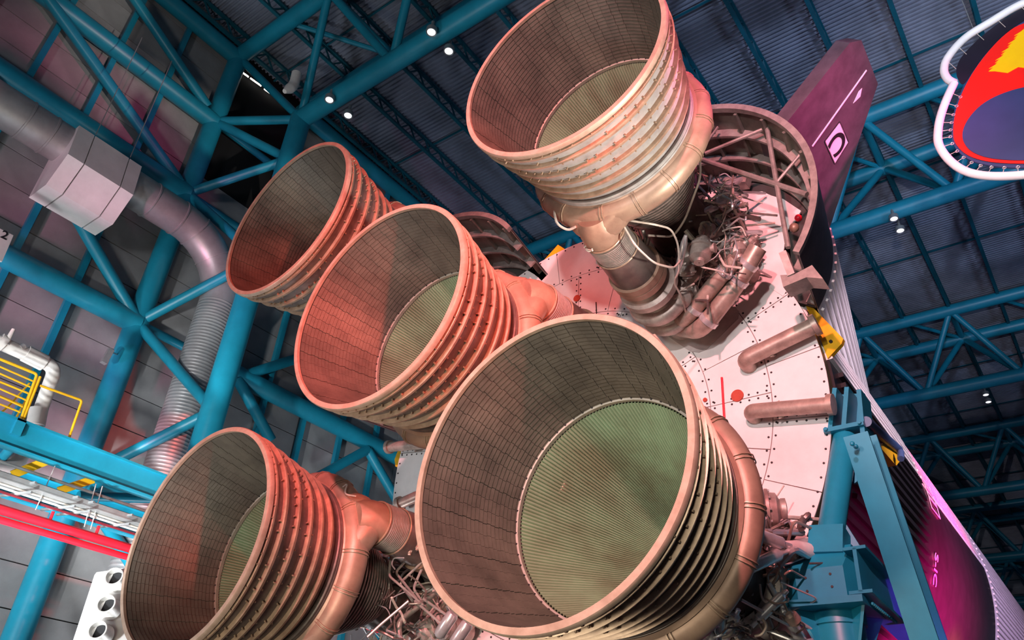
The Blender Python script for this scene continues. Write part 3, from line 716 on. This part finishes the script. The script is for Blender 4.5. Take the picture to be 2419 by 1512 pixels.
MB().prism([onY(2002, 1112, 5.75), onY(2030, 1114, 5.75), onY(2024, 1138, 5.75), onY(2016, 1143, 5.75)], (0, .05, 0)).build('lug', TEAL, sd, False)
for i in range(16):
    for sx, x0 in ((-1, 4.12), (1, 5.32)):
        MB().sphere((x0, 4.62 + .075 * i, 4.265), .022, 6, 4).build('rivet', TEAL, sd)
# blue strut with yellow clamp on the stage skin
bs = thing('blue_strut', 'dark blue pipe strut held by a yellow clamp on the stage flank', 'strut', onX(2052, 1000, 5.5))
MB().tube([onX(2046, 996, 5.45), onX(2122, 1062, 5.35)], .085, 14).build('pipe', BLUEP, bs)
MB().prism([onX(x, y, 5.32) for x, y in ((2085, 1048), (2135, 1066), (2134, 1078), (2118, 1100), (2108, 1090), (2084, 1062))], (-.16, 0, 0)).build('clamp', YEL, bs, False, 'yellow clamp')
MB().tube([onX(2128, 1068, 5.45), onX(2128, 1084, 5.45)], .06, 10).build('clamp_bolt', BLUEP, bs)
# padded hose bundle between the lower right engine and the stand
hz = thing('wrapped_hose', 'white padded hose with a red end ball beside the teal pedestal', 'hose', onY(1900, 1300, 5.1))
MB().tube([onY(x, y, Y) for x, y, Y in ((1852, 1286, 4.35), (1878, 1290, 4.5), (1908, 1302, 4.9), (1945, 1318, 5.45), (2000, 1325, 5.9), (2034, 1330, 6.0))], [.05, .08, .12, .14, .15, .10], 14).build('hose', INSUL, hz)
MB().sphere(onY(2044, 1331, 5.95), .115, 16, 9).build('red_ball', RED, hz); MB().tube([onY(2056, 1320, 6.0), onY(2064, 1348, 6.0)], .10, 12).build('end_fitting', OLIVE, hz)

# ================================================================ ENGINE-OWN PLUMBING (parts of the engine they belong to)
def ew(k, name, path, r, mt, n=10, label=None, bd=.15):
    t = roots[k]; mi = t.matrix_world.inverted(); path = [mi @ V(p) for p in path]
    mb = MB().tube(bend(path, bd, 5) if len(path) > 2 and bd else path, r, n); o = mb.build(name, mt, None, True, label); o.parent = t; return o
def pth(*pts): return [onY(x, y, Y) for x, y, Y in pts]
# two big drain ducts of the upper right engine
ew('A', 'drain_duct', pth((1570, 742, 5.2), (1612, 764, 4.9), (1690, 668, 4.55), (1738, 612, 4.4)), .145, PIPE, 18, 'brown drain duct', .28)
ew('A', 'drain_duct', pth((1600, 775, 5.5), (1655, 782, 5.0), (1740, 672, 4.75), (1790, 585, 4.6)), .165, PIPE, 18, 'brown drain duct', .3)
for (x, y, Y), r in (((1712, 642, 4.47), .165), ((1640, 730, 4.78), .165), ((1746, 662, 4.73), .185), ((1675, 757, 4.94), .185), ((1768, 623, 4.66), .19)):
    a = onY(x, y, Y); d = (onY(1738, 612, 4.4) - onY(1612, 764, 4.9)).normalized(); ew('A', 'duct_clamp', [a - d * .05, a + d * .05], r, SILV, 18)
# slender hoses hanging about the same engine
ew('A', 'hose', pth((1318, 470, 1.9), (1308, 500, 1.8), (1316, 530, 1.8), (1342, 545, 1.95), (1360, 536, 1.9)), .022, WIRE, 6, 'pale hose loop')
ew('A', 'hose', pth((1470, 528, 2.2), (1500, 580, 2.3), (1545, 622, 2.7), (1592, 634, 3.2), (1612, 610, 3.6)), .018, WIRE, 6)
ew('A', 'hose', pth((1480, 520, 2.3), (1545, 530, 2.5), (1585, 540, 2.9), (1602, 575, 3.3), (1606, 640, 3.6), (1590, 665, 3.8), (1610, 700, 4.2), (1622, 745, 4.8)), .018, WIRE, 6)
ew('A', 'hose', pth((1652, 300, 2.6), (1655, 420, 3.1), (1618, 520, 3.6), (1590, 560, 3.7), (1530, 556, 3.2)), .02, WIRE, 6)
ew('A', 'hose', pth((1480, 692, 4.0), (1540, 690, 4.1), (1582, 715, 4.5), (1560, 738, 4.8), (1580, 765, 5.3)), .018, WIRE, 6)
ew('A', 'hose', pth((1500, 700, 4.2), (1545, 720, 4.6), (1575, 706, 4.5), (1610, 685, 4.3), (1640, 670, 4.2)), .016, WIRE, 6)
ew('A', 'silver_strut', pth((1620, 555, 3.4), (1616, 575, 3.5), (1606, 620, 3.7), (1598, 650, 3.9)), [.03, .06, .06, .03], SILV, 12, None, 0)
rg = random.Random(21)
def clutter(k, x0, x1, y0, y1, Y0, Y1, n, rs=(.010, .013, .016, .022), span=70, mts=(SILV, WIRE, PIPE, HEXM)):
    for i in range(n):
        x = rg.uniform(x0, x1); y = rg.uniform(y0, y1); Y = rg.uniform(Y0, Y1); pts = [(x, y, Y)]
        ang = rg.uniform(0, 6.28)
        for q in range(3):
            ang += rg.uniform(-1.2, 1.2); l = rg.uniform(.25, .6) * span
            x = min(x1 + 12, max(x0 - 12, x + l * math.cos(ang))); y = min(y1 + 12, max(y0 - 12, y + l * math.sin(ang))); Y = min(Y1 + .1, max(Y0, Y + rg.uniform(-.25, .3)))
            pts.append((x, y, Y))
        ew(k, 'pipe_line', pth(*pts), rg.choice(rs), rg.choice(mts), 6, None, .06)
clutter('A', 1610, 1750, 480, 640, 4.0, 5.0, 46)
clutter('A', 1560, 1660, 640, 730, 4.4, 5.2, 18)
clutter('A', 1655, 1720, 420, 520, 4.0, 4.8, 14)
clutter('D', 1750, 1850, 1250, 1512, 4.2, 5.2, 52, span=60, mts=(SILV, HEXM, CHBAND, CHEXT, PIPE))
clutter('D', 1600, 1760, 1400, 1512, 3.2, 4.6, 26, span=60, mts=(SILV, HEXM, CHBAND, CHEXT, PIPE))
clutter('E', 900, 1060, 1330, 1512, 3.0, 4.8, 54, span=55, mts=(SILV, WIRE, HEXM, CHBAND, CHBAND))
LR = random.Random(3)
def lump(k, x, y, Y, r, sc_=(1, 1, 1), mt=PUMP, name='valve_body'):      # flanged casting with a boss
    t = roots[k]; mi = t.matrix_world.inverted(); c = mi @ onY(x, y, Y); ax = V((LR.uniform(-1, 1), LR.uniform(-1, 1), LR.uniform(-.5, 1))).normalized(); h = r * max(sc_)
    M = Matrix.Translation(c) @ ax.to_track_quat('Z', 'Y').to_matrix().to_4x4()
    o = MB().lathe([(.01, -h), (r * .45, -h), (r * .5, -h * .8), (r * .9, -h * .62), (r, -h * .2), (r, h * .05), (r * 1.15, h * .08), (r * 1.15, h * .22), (r * .95, h * .25), (r * .9, h * .55), (r * .55, h * .7), (r * .6, h * .75), (r * .6, h * .95), (r * .3, h), (.01, h)], 20, M=M).build(name, mt, None); o.parent = t
    fb = MB()
    for q in range(10): fb.tube([M @ V((r * 1.06 * math.cos(q * .628), r * 1.06 * math.sin(q * .628), h * .2)), M @ V((r * 1.06 * math.cos(q * .628), r * 1.06 * math.sin(q * .628), h * .3))], r * .07, 6)
    f = fb.build('flange_bolt', SILV, None); f.parent = o; f['kind'] = 'stuff'
    sdv = V((r * .9, 0, 0)); b_ = MB().tube([M @ (sdv * .5), M @ (sdv * 1.35), M @ (sdv * 1.37), M @ (sdv * 1.5)], [r * .35, r * .35, r * .45, r * .45], 12).build('boss', mt, None); b_.parent = o
lump('A', 1655, 592, 3.9, .20, (1, 1, 1.4)); lump('A', 1672, 545, 4.1, .15); lump('A', 1735, 590, 4.7, .21, (1.2, 1, 1)); lump('A', 1775, 575, 5.0, .13); lump('A', 1622, 640, 4.2, .15); lump('A', 1610, 700, 4.6, .24, (1, 1, 1.3)); lump('A', 1680, 560, 4.3, .12)
lump('D', 1805, 1205, 4.6, .27, (1.2, 1, 1)); lump('D', 1790, 1190, 4.9, .16); lump('D', 1835, 1230, 4.9, .12)
lump('D', 1622, 1490, 3.6, .22); lump('E', 1010, 1490, 4.0, .18)
# wiring frame near the lower right pump
for i in range(6): ew('D', 'pipe_line', pth((1818 + i * 5, 1232 + i * 2, 4.6), (1850 + i * 3, 1205 + i * 5, 4.7), (1862 + i * 2, 1225 + i * 6, 4.8)), .012, SILV, 6, None, .05)
ew('D', 'hose', pth((1755, 1258, 3.6), (1758, 1330, 3.6), (1745, 1385, 3.5), (1700, 1425, 3.3), (1640, 1440, 3.1)), .016, WIRE, 6, 'thin pale hose')
ew('D', 'hose', pth((1795, 1380, 4.3), (1800, 1420, 4.3), (1830, 1432, 4.4), (1852, 1410, 4.4), (1845, 1375, 4.4)), .016, WIRE, 6)
def ram(k, a, b, r, mt=SILV, lab=None):
    p, q = onY(*a), onY(*b); ew(k, 'gimbal_actuator', [p, p.lerp(q, .1), p.lerp(q, .16), p.lerp(q, .8), p.lerp(q, .86), q], [r * .45, r * .45, r, r, r * .5, r * .5], mt, 14, lab, 0)
ram('A', (1684, 437, 4.5), (1766, 463, 5.2), .075, SILV, 'silver gimbal actuator'); ram('A', (1650, 506, 4.3), (1764, 458, 5.2), .07, SILV)
ram('D', (1750, 1248, 3.5), (1868, 1292, 4.2), .085, SILV, 'silver gimbal actuator'); ram('D', (1735, 1356, 3.4), (1862, 1300, 4.2), .085, SILV)
ram('D', (1632, 1442, 3.6), (1695, 1530, 3.9), .07); ram('D', (1708, 1385, 3.6), (1698, 1520, 4.0), .075, mat('steel_blue', (.40, .48, .56), .3, .6)); ram('D', (1745, 1440, 3.8), (1700, 1530, 4.1), .07); ram('D', (1650, 1445, 3.9), (1690, 1520, 4.2), .06, PIPE)
ram('D', (1860, 1395, 4.4), (1775, 1480, 4.2), .07)
for x, y in ((1050, 1470), (1085, 1492)):
    p = onY(x + 22, y - 22, 3.3); q = onY(x - 14, y + 32, 3.4); ew('E', 'silver_canister', [p, p.lerp(q, .1), p.lerp(q, .9), q], [.07, .10, .10, .07], SILV, 16, 'polished silver canister', 0)
for p in (((925, 1300, 3.2), (918, 1360, 3.2), (960, 1395, 3.3), (1000, 1430, 3.3)), ((965, 1318, 3.4), (934, 1352, 3.4), (985, 1415, 3.4)), ((1000, 1325, 3.5), (944, 1378, 3.5), (975, 1420, 3.5)), ((1000, 1335, 3.6), (976, 1390, 3.6), (1010, 1440, 3.6)), ((868, 1505, 2.8), (900, 1475, 2.9), (965, 1420, 3.1)), ((980, 1420, 3.3), (1050, 1480, 3.3)), ((1000, 1415, 3.3), (1065, 1460, 3.3))):
    ew('E', 'pipe_line', pth(*p), .022, BELL, 8, None, .08)
ew('E', 'pipe_line', pth((945, 1512, 3.4), (940, 1470, 3.4), (1010, 1415, 3.4), (1030, 1400, 3.4)), .05, CHBAND, 10, None, .15)
for x, y in ((938, 1305), (968, 1298), (990, 1290)): lump('E', x, y, 3.1, .045, (1, 1, 2.2), PIPE, 'fitting')
# rope ties round the manifolds
ew('E', 'rope', pth((780, 1170, 1.9), (800, 1160, 1.9), (822, 1140, 1.95), (812, 1168, 1.85), (840, 1172, 1.85)), .014, WIRE, 6)
ew('A', 'rope', pth((1380, 585, 2.3), (1392, 575, 2.25), (1402, 585, 2.25), (1392, 596, 2.25), (1382, 588, 2.25), (1400, 592, 2.2)), .014, WIRE, 6)
ew('D', 'fitting', pth((1545, 792, -.04), (1590, 850, -.04)), .02, RIM, 8); ew('D', 'fitting', pth((1280, 768, -.02), (1310, 762, -.02)), .02, RIM, 8)

# ================================================================ LEFT SIDE SERVICES
dt = thing('air_duct', 'thick grey spiral air duct running along the wall and turning down', 'air duct', (-10.65, 3.2, 0))
DX, DZ, DY = -10.75, 15.5, 3.15
run = MB().tube([(DX, -13, DZ), (DX, 1.2, DZ)], .52, 32).build('duct_run', DUCT, dt)
el = [(DX, 1.2 + (DY - 1.2) * math.sin(rad(9 * i)), DZ - (DY - 1.2) * (1 - math.cos(rad(9 * i)))) for i in range(11)]
MB().tube(el, .52, 32).build('duct_elbow', DUCT, dt)
zz = DZ - (DY - 1.2); prof = []
z = zz
while z > .1: prof += [(.52, z), (.527, z - .01), (.527, z - .03), (.52, z - .04)]; z -= .10
MB().lathe(prof, 36, M=Matrix.Translation((DX, DY, 0))).build('duct_drop', DUCT, dt)
for y in (-9, -6.6, -4.3, -3.2, -2.6, .3, 1.2): MB().lathe([(.515, -.03), (.545, -.02), (.545, .02), (.515, .03)], 32, M=Matrix.Translation((DX, y, DZ)) @ Matrix.Rotation(rad(90), 4, 'X'), close=True).build('seam_ring', DUCT, run)
for i in (2, 5, 8):
    c = V(el[i]); t = (V(el[i + 1]) - V(el[i - 1])).normalized(); MB().tube([c - t * .02, c + t * .02], .545, 32).build('seam_ring', DUCT, dt)
cv = thing('duct_cover', 'white folded sheet cover hung around the grey air duct', 'duct cover', (-10.6, -1.3, 13.7))
def csec(y): return [V((-10.17, y, 15.86)), V((-9.92, y, 14.72)), V((-10.42, y, 13.95)), V((-11.3, y, 13.95)), V((-11.3, y, 15.86))]
yb = [-2.22, -1.78, -.80, -.42]
for i in range(3):
    a, b = yb[i] + .015, yb[i + 1] - .015
    MB().prism([p for p in csec(a)], (0, b - a, 0)).build('cover_sheet', WHITE, cv, False)
for y in yb[1:3]: MB().tube([(-10.16, y, 15.9), (-10.3, y, 19.9)], .012, 6).build('hanger_wire', GREYM, cv)
sn = thing('wall_sign', 'white board with a black figure 2 at the left edge', 'sign', onX(0, 580, -10.6))
q = [onX(x, y, -10.6) for x, y in ((-60, 510), (32, 556), (5, 618), (-85, 570))]
MB().prism(q, (-.06, 0, 0)).build('board', WHITE, sn, False)
letters('2', .30, basis(onX(11, 556, -10.59), q[1] - q[0], q[1] - q[2]), BLK, 'figure', sn, 'black figure 2')
XB = -7.5
wk = thing('walkway', 'bright blue walkway beam with a second beam behind it, behind the lower left bell', 'walkway', (-8.2, 0, 6.6))
def yb_(x, z0, z1, name, y0=-7, y1=9):
    o = MB().box((x, (y0 + y1) / 2, (z0 + z1) / 2), .05, y1 - y0, z1 - z0).build(name, TEAL, wk, False)
    for z in (z0, z1): MB().box((x + .02, (y0 + y1) / 2, z), .20, y1 - y0, .04).build('flange', TEAL, o, False)
yb_(XB, 6.68, 7.20, 'walkway_beam'); zr = onX(60, 1150, -9.2).z; yb_(-9.2, zr - .3, zr + .25, 'walkway_beam')
for y in (-3.2, -1.4, .4, 2.2): MB().tube([(XB, y, 6.9), (-9.2, y + .3, zr)], .09, 10).build('cross_tube', TEAL, wk)
MB().tube([onX(185, 1172, -8.2), onX(370, 1178, -8.2)], .10, 12).build('cross_tube', TEAL, wk)
for a, b in (((112, 1088), (28, 1122)), ((222, 1132), (137, 1160))):
    MB().beam(onX(*a, -7.6), onX(*b, -7.9), .16, .03, (0, .6, .8)).build('kicker', YEL, wk, False, 'yellow sloping flat bar')
MB().box(onX(42, 1010, XB + .06), .12, .16, .3).build('post_shoe', TEAL, wk, False)
gr = thing('guard_rail', 'yellow tubular guard rail on the blue walkway beam', 'guard rail', onX(45, 997, XB))
def gt(pts, r=.026, x=XB, nm='rail'): MB().tube(bend([onX(a, b, x) for a, b in pts], .06, 4), r, 8).build(nm, YEL, gr)
gt([(-70, 820), (88, 884), (48, 995)], .028); gt([(95, 890), (53, 996)], .028, nm='post')
for (y0, x1, y1) in ((866, 77, 900), (882, 71, 914), (903, 66, 929), (919, 61, 945), (936, 54, 961), (957, 48, 974), (976, 45, 993)): gt([(-60, y0 - 26), (x1, y1)], .018, nm='rung')
gt([(95, 911), (194, 946), (160, 1043)], .024, nm='loop')
gt([(-60, 880), (70, 930), (20, 1020)], .02, -8.6); gt([(-60, 910), (60, 960)], .018, -8.6, 'rung'); gt([(70, 905), (20, 960), (-40, 1010)], .018, -8.2, 'rung')
wp = thing('insulated_pipe', 'white insulated pipe with a valve turning down behind the yellow rail', 'pipe', onX(60, 1100, -8.4))
MB().tube(bend([onX(x, y, -8.4) for x, y in ((-40, 792), (132, 868), (72, 1035), (38, 1105), (-60, 1098))], .22, 6), .135, 18).build('pipe', INSUL, wp)
for (x, y), (x2, y2), r in (((60, 835), (105, 858), .17), ((-5, 805), (10, 815), .18), ((92, 965), (84, 1005), .17)): MB().tube([onX(x, y, -8.4), onX(x2, y2, -8.4)], r, 18).build('sleeve', INSUL, wp)
MB().tube([onX(16, 815, -8.3), onX(20, 800, -8.3), onX(32, 778, -8.3)], [.05, .05, .035], 10).build('valve_handle', INSUL, wp)
MB().tube([onX(48, 822, -8.3), onX(58, 818, -8.3)], .06, 10).build('valve_body', SILV, wp)
ct = thing('cable_tray', 'grey cable tray hung on thin rods below the blue walkway', 'cable tray', (-7.7, 0, 6.0))
za = onX(165, 1180, -7.7).z
MB().box((-7.75, 1, za - .02), .03, 16, .27).build('tray_side', GREYM, ct, False); MB().box((-7.45, 1, za - .17), .6, 16, .02).build('tray_floor', GREYM, ct, False); MB().box((-7.17, 1, za - .12), .03, 16, .10).build('tray_side', GREYM, ct, False)
for dz, r, mt in ((.16, .03, GREYM), (-.20, .018, WIRE), (-.26, .02, INSUL), (-.33, .025, mat('maroon', (.16, .01, .02), .5))): MB().tube([(-7.4, -7, za + dz), (-7.4, 9, za + dz)], r, 8).build('conduit', mt, ct)
for x in (102, 217, 232):
    MB().tube([onX(x + 28 if x < 200 else x + 10, 1100 + (x - 100) * .37, -7.35), onX(x - 18, 1204 + (x - 100) * .35, -7.35)], .010, 6).build('hanger_rod', SILV, ct)
for y in (-1.0, -.2, .1, .9): 
    for dz in (-.10, -.28): MB().beam((-7.05, y, za + dz), (-7.8, y - .25, za + dz - .03), .04, .04).build('trapeze_arm', GREYM, ct, False)
rr = thing('red_rail', 'red twin-tube rail slung under the grey cable tray', 'rail', (-7.5, 0, 5.5))
zr = onX(150, 1258, -7.5).z
for dz, r in ((.07, .085), (-.10, .06)): MB().tube([(-7.5, -7, zr + dz), (-7.5, 9, zr + dz)], r, 12).build('rail_tube', RED, rr)
for y in (-2.2, -.35, .55, 1.5): MB().tube([(-7.5, y, zr + .3), (-7.5, y, zr)], .03, 8).build('hanger', RED, rr)
pp = thing('ported_panel', 'white panel with three round silver ports behind the lower left bell', 'equipment panel', onX(240, 1500, -6.6))
MB().prism([onX(x, y, -6.6) for x, y in ((228, 1352), (300, 1342), (330, 1400), (330, 1560), (160, 1560))], (-.25, .1, 0)).build('panel_body', WHITE, pp, False)
for x, y in ((266, 1372), (248, 1436), (228, 1497)):
    c = onX(x + 14, y + 3, -6.6); ax = V((.62, -.72, .12)).normalized(); M = Matrix.Translation(c) @ ax.to_track_quat('Z', 'Y').to_matrix().to_4x4()
    o = MB().lathe([(.19, -.02), (.17, .10), (.16, .28), (.15, .29), (.135, .28), (.13, .05)], 28, M=M).build('port', mat('port_metal', (.70, .68, .66), .45, .35), pp, label='round silver port'); MB().lathe([(.001, .12), (.135, .12)], 24, M=M).build('port_dark_disc', DARK, o)  # near-black disc paints the shade inside each barrel
lb_ = thing('wall_lamp', 'small grey lamp box on a bracket beside the outer column', 'lamp', onX(250, 840, -11.6))
MB().beam(onX(262, 826, -11.4), onX(244, 858, -11.4), .14, .14).build('lamp_box', GREYM, lb_, False); MB().tube([onX(260, 830, -11.4), onX(278, 838, -11.9)], .02, 6).build('bracket', GREYM, lb_)
# ceiling lamps in pairs along the chords
lm1 = MB().lathe([(.001, 0), (.12, 0)], 20).mesh('lens', LAMP); lm2 = MB().lathe([(.12, 0), (.155, -.01), (.155, .14), (.05, .2), (.05, .45)], 20).mesh('housing', GREYM)
LP = [(1019, 76, 'above the big upper bell, higher of the near pair'), (1060, 121, 'above the big upper bell, lower of the near pair'), (778, 236, 'beside the laced column, higher of its pair'), (822, 273, 'beside the laced column, lower of its pair'),
      (2112, 517, 'below the second truss, upper of its pair'), (2127, 545, 'below the second truss, lower of its pair'), (2329, 933, 'below the third truss, upper of its pair'), (2335, 950, 'below the third truss, lower of its pair')]
for i, (x, y, s_) in enumerate(LP):
    t = thing('ceiling_lamp', 'small round white ceiling lamp ' + s_, 'lamp', onZ(x, y, 20.05 if i < 4 else 20.0), 'round ceiling lamps', world=False)
    link('lens', lm1, t); link('housing', lm2, t)
ep = tag(MB().tube(bend([onX(672, 216, -8.6), onX(694, 204, -8.6), onX(701, 174, -8.6)], .25), [.07] + [.16] * 7, 14).build('elbow_pipe', INSUL), 'short white elbow pipe under the roof near the column head', 'pipe')
ls = thing('daylight_leak', 'glowing boxes drawn as daylight leaking in along the head of the dark wall opening', 'daylight leak', (-12.2, 3.2, 23.2))  # daylight leak made of glowing boxes, no fitting here
for i in range(26):
    if i in (1, 5, 12, 13, 19, 22, 23): continue
    x = 568 + i * 4.2; y = 168 + i * 3.0 + (i > 13) * 2; p = onX(x, y, -12.28); MB().box(p, .03, .07 + .02 * (i % 3), .055).build('leak_dot', LEAK, ls, False)
# ================================================================ HANGING EMBLEM at the upper right
sgn = thing('hanging_emblem', 'oval hanging emblem with red and yellow flame around navy, laced in a white tube frame', 'sign', onY(2400, 250, 6.0))
def ov(c, a, b, tilt, k=64, a0=0, a1=360, y=6.0): 
    out = []
    for i in range(k):
        q = rad(a0 + (a1 - a0) * i / k); out.append(V((c[0] + a * math.cos(q) * math.cos(tilt) - b * math.sin(q) * math.sin(tilt), y, c[1] + a * math.cos(q) * math.sin(tilt) + b * math.sin(q) * math.cos(tilt))))
    return out
def px(l, y=6.0): return [onY(a, b, y) for a, b in l]
def smooth(pts, n=5):
    out = []; k = len(pts)
    for i in range(k - 1):
        p0, p1, p2, p3 = pts[max(i - 1, 0)], pts[i], pts[i + 1], pts[min(i + 2, k - 1)]
        for j in range(n):
            t = j / n; out.append(tuple(.5 * (2 * p1[c] + (p2[c] - p0[c]) * t + (2 * p0[c] - 5 * p1[c] + 4 * p2[c] - p3[c]) * t * t + (3 * p1[c] - p0[c] - 3 * p2[c] + p3[c]) * t ** 3) for c in (0, 1)))
    return out + [pts[-1]]
fr_up = smooth([(2560, -60), (2480, -15), (2408, 12), (2340, 52), (2280, 90), (2240, 135), (2230, 165), (2238, 186), (2254, 196)])
fr_lo = smooth([(2254, 196), (2236, 235), (2222, 275), (2216, 310), (2218, 342), (2240, 376), (2275, 402), (2320, 414), (2380, 416), (2450, 408), (2560, 380)])
MB().tube(px(fr_up), .075, 12).build('frame_tube', WHITE, sgn); MB().tube(px(fr_lo), .075, 12).build('frame_tube', WHITE, sgn)
navy = smooth([(2600, -40), (2500, 8), (2419, 40), (2360, 88), (2310, 145), (2275, 205), (2252, 270), (2248, 320), (2256, 348), (2284, 374), (2330, 389), (2400, 396), (2480, 390), (2600, 360)])
MB().prism(px(navy, 6.02), (0, .04, 0)).build('navy_banner', NAVY, sgn, False)
blk = smooth([(2540, -50), (2440, 5), (2380, 40), (2320, 85), (2275, 130), (2260, 160), (2262, 185), (2276, 198), (2300, 165), (2330, 125), (2380, 75), (2460, 25), (2560, -20)])
MB().prism(px(blk, 6.005), (0, .012, 0)).build('black_arc', SBLK, sgn, False)
redo = smooth([(2600, 20), (2500, 45), (2419, 55), (2370, 85), (2320, 140), (2282, 200), (2258, 262), (2252, 318), (2262, 345), (2290, 368), (2340, 382), (2419, 386), (2500, 380), (2600, 350)])
MB().prism(px(redo, 5.995), (0, .012, 0)).build('red_flame', SRED, sgn, False)
yfl = [(2600, 30), (2500, 52), (2419, 68)]
for i in range(14): yfl += [(2412 - i * 5, 74 + i * 6.5), (2396 - i * 5 + (i % 3) * 4, 84 + i * 6.5)]
yfl += [(2350, 168), (2380, 172), (2405, 158), (2419, 160), (2500, 140), (2600, 120)]
MB().prism(px(yfl, 5.985), (0, .012, 0)).build('yellow_flame', SYEL, sgn, False)
inn = smooth([(2600, 190), (2500, 196), (2419, 206), (2360, 224), (2318, 248), (2288, 280), (2274, 312), (2278, 338), (2300, 360), (2345, 374), (2419, 378), (2500, 370), (2600, 345)])
MB().prism(px(inn, 5.975), (0, .012, 0)).build('navy_oval', NAVY, sgn, False)
for i in range(3, len(fr_lo) - 4, 3):
    a = fr_lo[i]; c = (2400, 290); b = (a[0] + (c[0] - a[0]) * .16, a[1] + (c[1] - a[1]) * .16)
    MB().tube(px([a, b]), .006, 5).build('lacing', WIRE, sgn); MB().torus(.025, .007, 0, 12, 5, M=Matrix.Translation(onY(*b, 5.98)) @ Matrix.Rotation(rad(90), 4, 'X')).build('grommet', SILV, sgn)
for i in range(6, len(fr_up) - 3, 4):
    a = fr_up[i]; c = (2330, 230); b = (a[0] + 22, a[1] + 20); MB().tube(px([a, b]), .006, 5).build('lacing', WIRE, sgn)
for x, y in ((2300, 70), (2419, 5)): MB().tube([onY(x, y, 6.0), onY(x, y, 6.0) + V((0, 0, 24 - onY(x, y, 6.0).z))], .008, 5).build('hanger_wire', GREYM, sgn)
